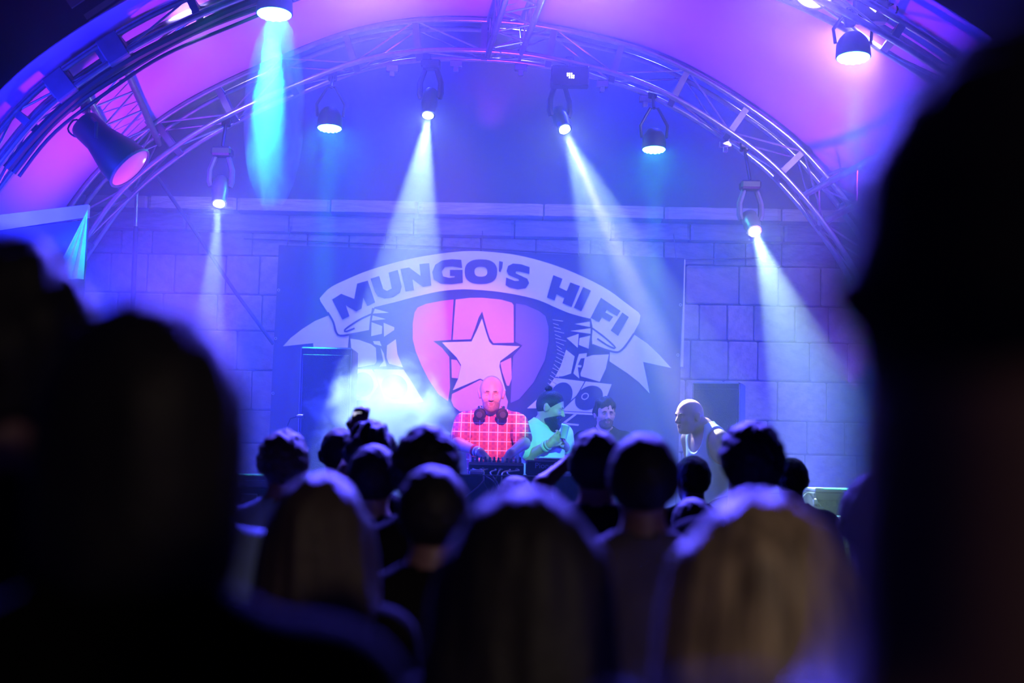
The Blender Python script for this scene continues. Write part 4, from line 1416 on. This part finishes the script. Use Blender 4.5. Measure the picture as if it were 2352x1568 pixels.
    if detail:
        for sx in (-1, 1):
            c = hq(sx * 0.031, 0.0752, -0.003) * s
            n_ = (Q @ Vector((0, 1, 0)))
            o = MB().lathe([(0.0125 * math.sin(a) * s + 1e-5, -0.0125 * math.cos(a) * s) for a in [math.pi * i / 8 for i in range(9)]], c, n_, 12, cap=False).build('eye', M['eye'], root, smooth=True, world=False)
            MB().lathe([(0.0066 * s, -0.0006 * s), (0.0046 * s, 0.0010 * s), (1e-5, 0.0016 * s)], c + n_ * 0.0116 * s, n_, 12).build('iris', M['iris'], o, smooth=True, world=False)
            lid = [(0.0137 * math.sin(a) * s + 1e-5, 0.0137 * math.cos(a) * s) for a in [math.pi * i / 20 for i in range(11)]]
            MB().lathe(lid, c, (Q @ Vector((0, 0.55, 1.0))), 14, cap=False).build('eyelid', M[skin_m], o, smooth=True, world=False)
            MB().tube([hq(sx * 0.013, 0.0985, 0.0195) * s, hq(sx * 0.030, 0.0970, 0.0215) * s, hq(sx * 0.048, 0.083, 0.0165) * s], [0.0035 * s, 0.0045 * s, 0.0022 * s], 6).build('eyebrow', M['stubble'], root, smooth=True, world=False)
        grown('lips', [(E(hq(0, 0.094, -0.0615), (0.021, 0.0105, 0.0050)), 0.004), (E(hq(0, 0.092, -0.073), (0.017, 0.0105, 0.0058)), 0.004)], M['lip'], root, 0.003, s, grow=0.0012)
    return root, dict(Hc=Hc, Q=Q, s=s, loc=loc, hq=hq, nb=nb, up=up)


def face_yaw(fx, fy):
    return math.atan2(-fx, fy)


# ---- performers on the stage
b0 = at(1128, 1000, 9.86)
DJ, dj = person('bald man in red plaid shirt leaning over the mixer with headphones round his neck', (b0.x, 9.86, STAGE_Z), 1.74, math.pi, 'performers on the stage',
                hair='none', hair_m='stubble', shirt_m='shirt_plaid', skin_m='skin', h=0.0065, headc=at(1129, 902, 9.68), hpitch=0.16, lean=0.20, detail=True,
                arms={'R': (at(1053, 1018, 9.62), at(1104, 1040, 9.44)), 'L': (at(1203, 1018, 9.62), at(1172, 1042, 9.44))},
                hands={'R': ((0.75, -0.25, -0.55), (-0.3, 0.2, -1), 1, 0.55), 'L': ((-0.55, -0.25, -0.75), (0.3, 0.2, -1), -1, 0.55)},
                beard=(0.0022, 'stubble_light', False), sleeve=0.72)
hq, s_ = dj['hq'], dj['s']
hpn = empty('headphones', DJ.location + Matrix.Rotation(math.pi, 3, 'Z') @ (dj['nb'] * s_), 'black headphones hung round the neck of the bald man', 'headphones')
ctr = Vector(hpn.location)
band = [ctr + Vector((0.082 * math.cos(a), 0.035 + 0.075 * math.sin(a), 0.035 + 0.02 * math.sin(a))) for a in [math.pi * i / 14 for i in range(15)]]
MB().tube(band, 0.011, 8).build('headband', M['speaker'], hpn, smooth=True)
for sx in (-1, 1):
    c = at(1129 + sx * 20, 951, 9.60)
    c.x = ctr.x + sx * 0.074
    MB().lathe([(0.020, -0.020), (0.040, -0.014), (0.042, 0.004), (0.034, 0.016), (0.018, 0.018)], c, Vector((sx * -0.25, 1, 0.25)), 18).build('ear_cup', M['speaker'], hpn, smooth=True)
    MB().lathe([(0.022, 0), (0.020, 0.003)], c - Vector((sx * -0.25, 1, 0.25)).normalized() * 0.022, -Vector((sx * -0.25, 1, 0.25)), 14).build('cap', M['grey_metal'], hpn, smooth=True)
    MB().tube([c + Vector((sx * 0.0, 0.01, 0.03)), c + Vector((sx * 0.01, 0.05, 0.05)), ctr + Vector((sx * 0.082, 0.035, 0.035))], 0.009, 6).build('hinge', M['speaker'], hpn, smooth=True)


def bracelet(root_label, wrist, elbow, t, r, matl, wd, n=16):
    wrist, elbow = Vector(wrist), Vector(elbow)
    d = (wrist - elbow).normalized()
    c = elbow.lerp(wrist, t)
    o = MB().lathe([(r, -wd / 2), (r + 0.003, -wd / 4), (r + 0.003, wd / 4), (r, wd / 2), (r - 0.003, wd / 2), (r - 0.003, -wd / 2), (r, -wd / 2)], c, d, n, cap=False).build('wristband', matl, smooth=True)
    tag(o, root_label, 'wristband', 'wristbands of the performers')
    return o


M['band_red'] = mat('band_red', (0.75, 0.02, 0.06), 0.5, noise=0.1, scale=20)
we, ww = at(1053, 1018, 9.62), at(1104, 1040, 9.44)
bracelet('red wristband on the plaid-shirted man', ww, we, 0.72, 0.036, M['band_red'], 0.022)
bracelet('white wristband next to the red one', ww, we, 0.84, 0.034, M['white_plastic'], 0.018)
bracelet('thin metal bracelet at the wrist below the white band', ww, we, 0.97, 0.032, M['alu'], 0.010)

b0 = at(1246, 1000, 10.12)
el2, wr2 = at(1214, 1046, 9.98), at(1262, 1020, 9.86)
p2r, p2 = person('bearded man with top knot in white T-shirt looking down, holding a cup', (b0.x, 10.12, STAGE_Z), 1.66, face_yaw(0.55, -0.83), 'performers on the stage',
                 hair='bun', hair_m='hair_brown', shirt_m='shirt_white', skin_m='skin', h=0.0065, headc=at(1264, 934, 10.05), hyaw=R(44), hpitch=0.30, lean=0.05, detail=True,
                 arms={'R': (el2, wr2), 'L': (at(1300, 1030, 10.25), at(1290, 1015, 10.0))},
                 hands={'R': ((0.75, -0.15, 0.62), (-0.35, 0.9, 0.2), -1, 0.75), 'L': ((0.2, -0.8, 0.3), (-1, -0.2, 0), 1, 0.8)},
                 beard=(0.012, 'hair_brown', True), sleeve=0.8)
bracelet('pale wristband on the man with the white T-shirt', wr2, el2, 0.80, 0.036, M['white_plastic'], 0.024)
bracelet('second pale wristband nearer the hand of the man with the cup', wr2, el2, 0.93, 0.034, M['canvas_hem'], 0.016)
cp = at(1294, 990, 9.84)
cup = empty('drinking_cup', cp - Vector((0, 0, 0.05)), 'small pale drinking cup in the hand of the bearded man', 'cup')
MB().lathe([(0.022, 0), (0.030, 0.085), (0.033, 0.088), (0.031, 0.092), (0.027, 0.088), (0.020, 0.006)], cp - Vector((0, 0, 0.05)), (0.15, 0, 1), 18).build('wall', M['canvas_hem'], cup, smooth=True)

b0 = at(1388, 1000, 11.0)
person('dark-haired man with moustache half hidden behind the audience heads', (b0.x, 11.0, STAGE_Z), 1.63, math.pi, 'performers on the stage',
       hair='spiky', hair_m='hair_black', shirt_m='shirt_black', skin_m='skin', h=0.0075, headc=at(1389, 950, 10.98), hyaw=R(12), hpitch=0.05, detail=True, beard=(0.003, 'stubble', False), hair_t=0.012)

b0 = at(1642, 1000, 9.45)
person('bald man in pale tank top facing the mixer, lit brightly along brow and chest', (b0.x, 9.45, STAGE_Z), 1.64, face_yaw(-0.86, -0.5), 'performers on the stage',
       hair='none', hair_m='stubble', shirt_m='shirt_white', skin_m='skin', h=0.0065, headc=at(1584, 955, 9.38), hyaw=R(0), hpitch=0.10, lean=0.24, detail=True, tank=True, hair_t=0.002)

# ---- audience, seen from behind
AUD = 'audience seen from behind'
CROWD = [
    # px, top, Y, hair, hair colour, shirt, extra, label
    (335, 688, 1.32, 'bob', 'hair_black', 'shirt_shaded', dict(hair_t=0.016, ear=1.3), 'large black short-haired head in the near corner, shoulder rim faintly blue'),
    (25, 566, 1.75, 'spiky', 'hair_black', 'shirt_black', dict(), 'tufty dark head rising behind the largest short-haired head, under the canvas'),
    (2482, -20, 0.63, 'short', 'hair_black', 'shirt_shaded', dict(hair_t=0.028, ear=2.4, neckw=1.95, hyaw0=0.0), 'very near tall man at the picture edge with one ear standing out'),
    (1745, 1128, 1.95, 'long', 'hair_blonde', 'shirt_black', dict(width=0.86, hair_long=1.2, hair_t=0.020), 'woman with long blonde hair rimmed in blue light'),
    (1208, 1124, 2.15, 'long', 'hair_black', 'shirt_black', dict(width=0.86, hair_long=1.10, hair_t=0.030), 'person with broad mass of long black hair below the mixer'),
    (738, 1084, 2.9, 'long', 'hair_brown', 'shirt_black', dict(width=0.86), 'woman with long brown hair before the smoke, black top'),
    (995, 1070, 3.45, 'short', 'hair_black', 'shirt_black', dict(hair_t=0.016), 'short-haired man in black shirt right below the bushy black hair'),
    (982, 977, 4.1, 'curly', 'hair_black', 'shirt_black', dict(), 'person with bushy flat-topped black hair before the plaid shirt'),
    (860, 1020, 4.9, 'short', 'hair_black', 'shirt_black', dict(), 'dark round head under the raised phone, hair edged bright blue'),
    (852, 974, 5.6, 'spiky', 'hair_black', 'shirt_black', dict(phone=True), 'spiky-haired person holding a phone up before the smoke'),
    (780, 981, 6.6, 'short', 'hair_brown', 'shirt_black', dict(hair_t=0.006, ear=1.5), 'cropped head with glowing ear just beside the raised phone'),
    (653, 986, 5.2, 'curly', 'hair_brown', 'shirt_blue', dict(hair_t=0.014, ear=1.4), 'man with light-edged curls in blue shirt below the tall loudspeaker'),
    (1370, 986, 4.9, 'short', 'hair_black', 'shirt_black', dict(hair_t=0.016), 'dark head right in front of the moustached man'),
    (1480, 994, 3.6, 'short', 'hair_black', 'shirt_grey', dict(hair_t=0.014, ear=1.2), 'dark head on a thick neck over a grey T-shirt collar'),
    (1592, 1045, 7.2, 'short', 'hair_black', 'shirt_black', dict(), 'small dark head right below the tank top'),
    (1727, 966, 4.3, 'curly', 'hair_black', 'shirt_black', dict(hair_t=0.020), 'person with knotty black locks before the loudspeaker behind the tank top'),
    (1820, 1050, 7.4, 'short', 'hair_black', 'shirt_black', dict(hair_t=0.006), 'small blue-black head in profile beside the white headphones'),
    (2010, 1082, 3.2, 'short', 'hair_black', 'shirt_blue', dict(ear=1.5), 'person in blue shirt peeping past the very near tall man'),
    (1185, 1092, 5.9, 'short', 'hair_black', 'shirt_black', dict(arm=True), 'person below the mixer reaching one bare arm up'),
    (1592, 1142, 5.4, 'short', 'hair_black', 'shirt_black', dict(), 'low dark head between the grey collar and the blonde hair'),
    (470, 985, 4.0, 'short', 'hair_black', 'shirt_blue', dict(), 'person in pale blue shirt mostly hidden behind the largest head'),
]
PHONE = None
for (px, top, Y, hs, hm, sm, ex, lb) in CROWD:
    p = at(px, top, Y)
    ex = dict(ex)
    t_ = ex.get('hair_t') or {'short': 0.012, 'curly': 0.024, 'spiky': 0.022, 'long': 0.016, 'bob': 0.014}[hs]
    ph_, arm_ = ex.pop('phone', False), ex.pop('arm', False)
    H = p.z / (1 + t_ / 1.75)
    arms = hands = None
    if ph_:
        arms = {'L': (at(808, 1070, Y - 0.30), at(824, 1005, Y - 0.40)), 'R': (at(900, 1090, Y - 0.2), at(880, 1060, Y + 0.15))}
        hands = {'L': ((0.05, 0.1, 1), (0.3, 1, 0), 1, 0.5)}
        arms = {'L': (at(800, 1085, Y + 0.10), at(822, 1002, Y + 0.28))}
        PHONE = at(826, 968, Y + 0.30)
    if arm_:
        arms = {'R': (at(1246, 1112, Y + 0.05), at(1304, 1062, Y + 0.12))}
        hands = {'R': ((0.8, 0.1, 0.5), (0, 1, 0.2), -1, 0.5)}
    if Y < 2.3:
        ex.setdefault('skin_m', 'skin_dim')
    person(lb, (p.x, Y, 0), H, random.uniform(-0.12, 0.12), AUD, hair=hs, hair_m=hm, shirt_m=sm, h=0.012 if (ph_ or arm_ or Y < 2) else 0.014, arms=arms, hands=hands, hyaw=ex.pop('hyaw0', random.uniform(-0.15, 0.15)), **ex)

ph = empty('phone', PHONE - Vector((0, 0, 0.04)), 'phone held up above the spiky hair with a glowing screen', 'phone')
M['phone_screen'] = emit('phone_screen', (0.75, 0.72, 1.0), 1.3)
MB().box(PHONE, (0.062, 0.009, 0.085)).build('case', M['black_metal'], ph, bevel=0.003)
MB().box(PHONE + Vector((0, -0.0055, 0)), (0.056, 0.002, 0.077)).build('screen', M['phone_screen'], ph)

# ------------------------------------------------------------------ haze and smoke
def vol_mat(name, density, g_, color=(1, 1, 1), noise=None):
    m = bpy.data.materials.new(name)
    m.use_nodes = True
    nt = m.node_tree
    nt.nodes.clear()
    out = nt.nodes.new('ShaderNodeOutputMaterial')
    v = nt.nodes.new('ShaderNodeVolumeScatter')
    v.inputs['Color'].default_value = (*color, 1)
    v.inputs['Density'].default_value = density
    v.inputs['Anisotropy'].default_value = g_
    nt.links.new(v.outputs[0], out.inputs['Volume'])
    if noise:
        sc, thr, soft = noise
        tc = nt.nodes.new('ShaderNodeTexCoord')
        ln = nt.nodes.new('ShaderNodeVectorMath'); ln.operation = 'LENGTH'
        nt.links.new(tc.outputs['Object'], ln.inputs[0])
        nz = nt.nodes.new('ShaderNodeTexNoise')
        nz.inputs['Scale'].default_value = sc
        nz.inputs['Detail'].default_value = 4
        nz.inputs['Distortion'].default_value = 0.6
        nt.links.new(tc.outputs['Object'], nz.inputs['Vector'])
        # density = clamp((noise*2 - radius - thr) / soft) * density
        a = nt.nodes.new('ShaderNodeMath'); a.operation = 'MULTIPLY_ADD'; a.inputs[1].default_value = 1.6; a.inputs[2].default_value = -thr
        nt.links.new(nz.outputs['Fac'], a.inputs[0])
        b_ = nt.nodes.new('ShaderNodeMath'); b_.operation = 'SUBTRACT'
        nt.links.new(a.outputs[0], b_.inputs[0]); nt.links.new(ln.outputs['Value'], b_.inputs[1])
        d_ = nt.nodes.new('ShaderNodeMath'); d_.operation = 'DIVIDE'; d_.inputs[1].default_value = soft; d_.use_clamp = True
        nt.links.new(b_.outputs[0], d_.inputs[0])
        e_ = nt.nodes.new('ShaderNodeMath'); e_.operation = 'MULTIPLY'; e_.inputs[1].default_value = density
        nt.links.new(d_.outputs[0], e_.inputs[0])
        nt.links.new(e_.outputs[0], v.inputs['Density'])
    return m


hz = MB().box((0, 10.4, 3.35), (11.5, 5.0, 5.7)).build('stage_haze', vol_mat('stage_haze', HAZE_DENSITY, HAZE_G))
tag(hz, 'thin haze hanging over the whole stage', 'haze', kind='stuff')


def puff(name, c, r, density, noise, label, g_=0.3):
    mb = MB().lathe([(math.sin(a) + 1e-4, -math.cos(a)) for a in [math.pi * i / 12 for i in range(13)]], (0, 0, 0), (0, 0, 1), 20, cap=False)
    o = mb.build(name, vol_mat(name, density, g_, noise=noise))
    o.location = c
    o.scale = r
    tag(o, label, 'smoke', kind='stuff')
    return o


puff('smoke_puff', at(880, 955, 10.3), (0.60, 0.40, 0.50), 3.2, (3.0, 0.0, 0.5), 'bright turquoise smoke billowing beside the mixing desk')
puff('smoke_column', at(630, 260, 9.15), (0.20, 0.20, 0.66), 4.0, (2.5, -0.30, 0.4), 'turquoise smoke column under the highest round LED lamp')
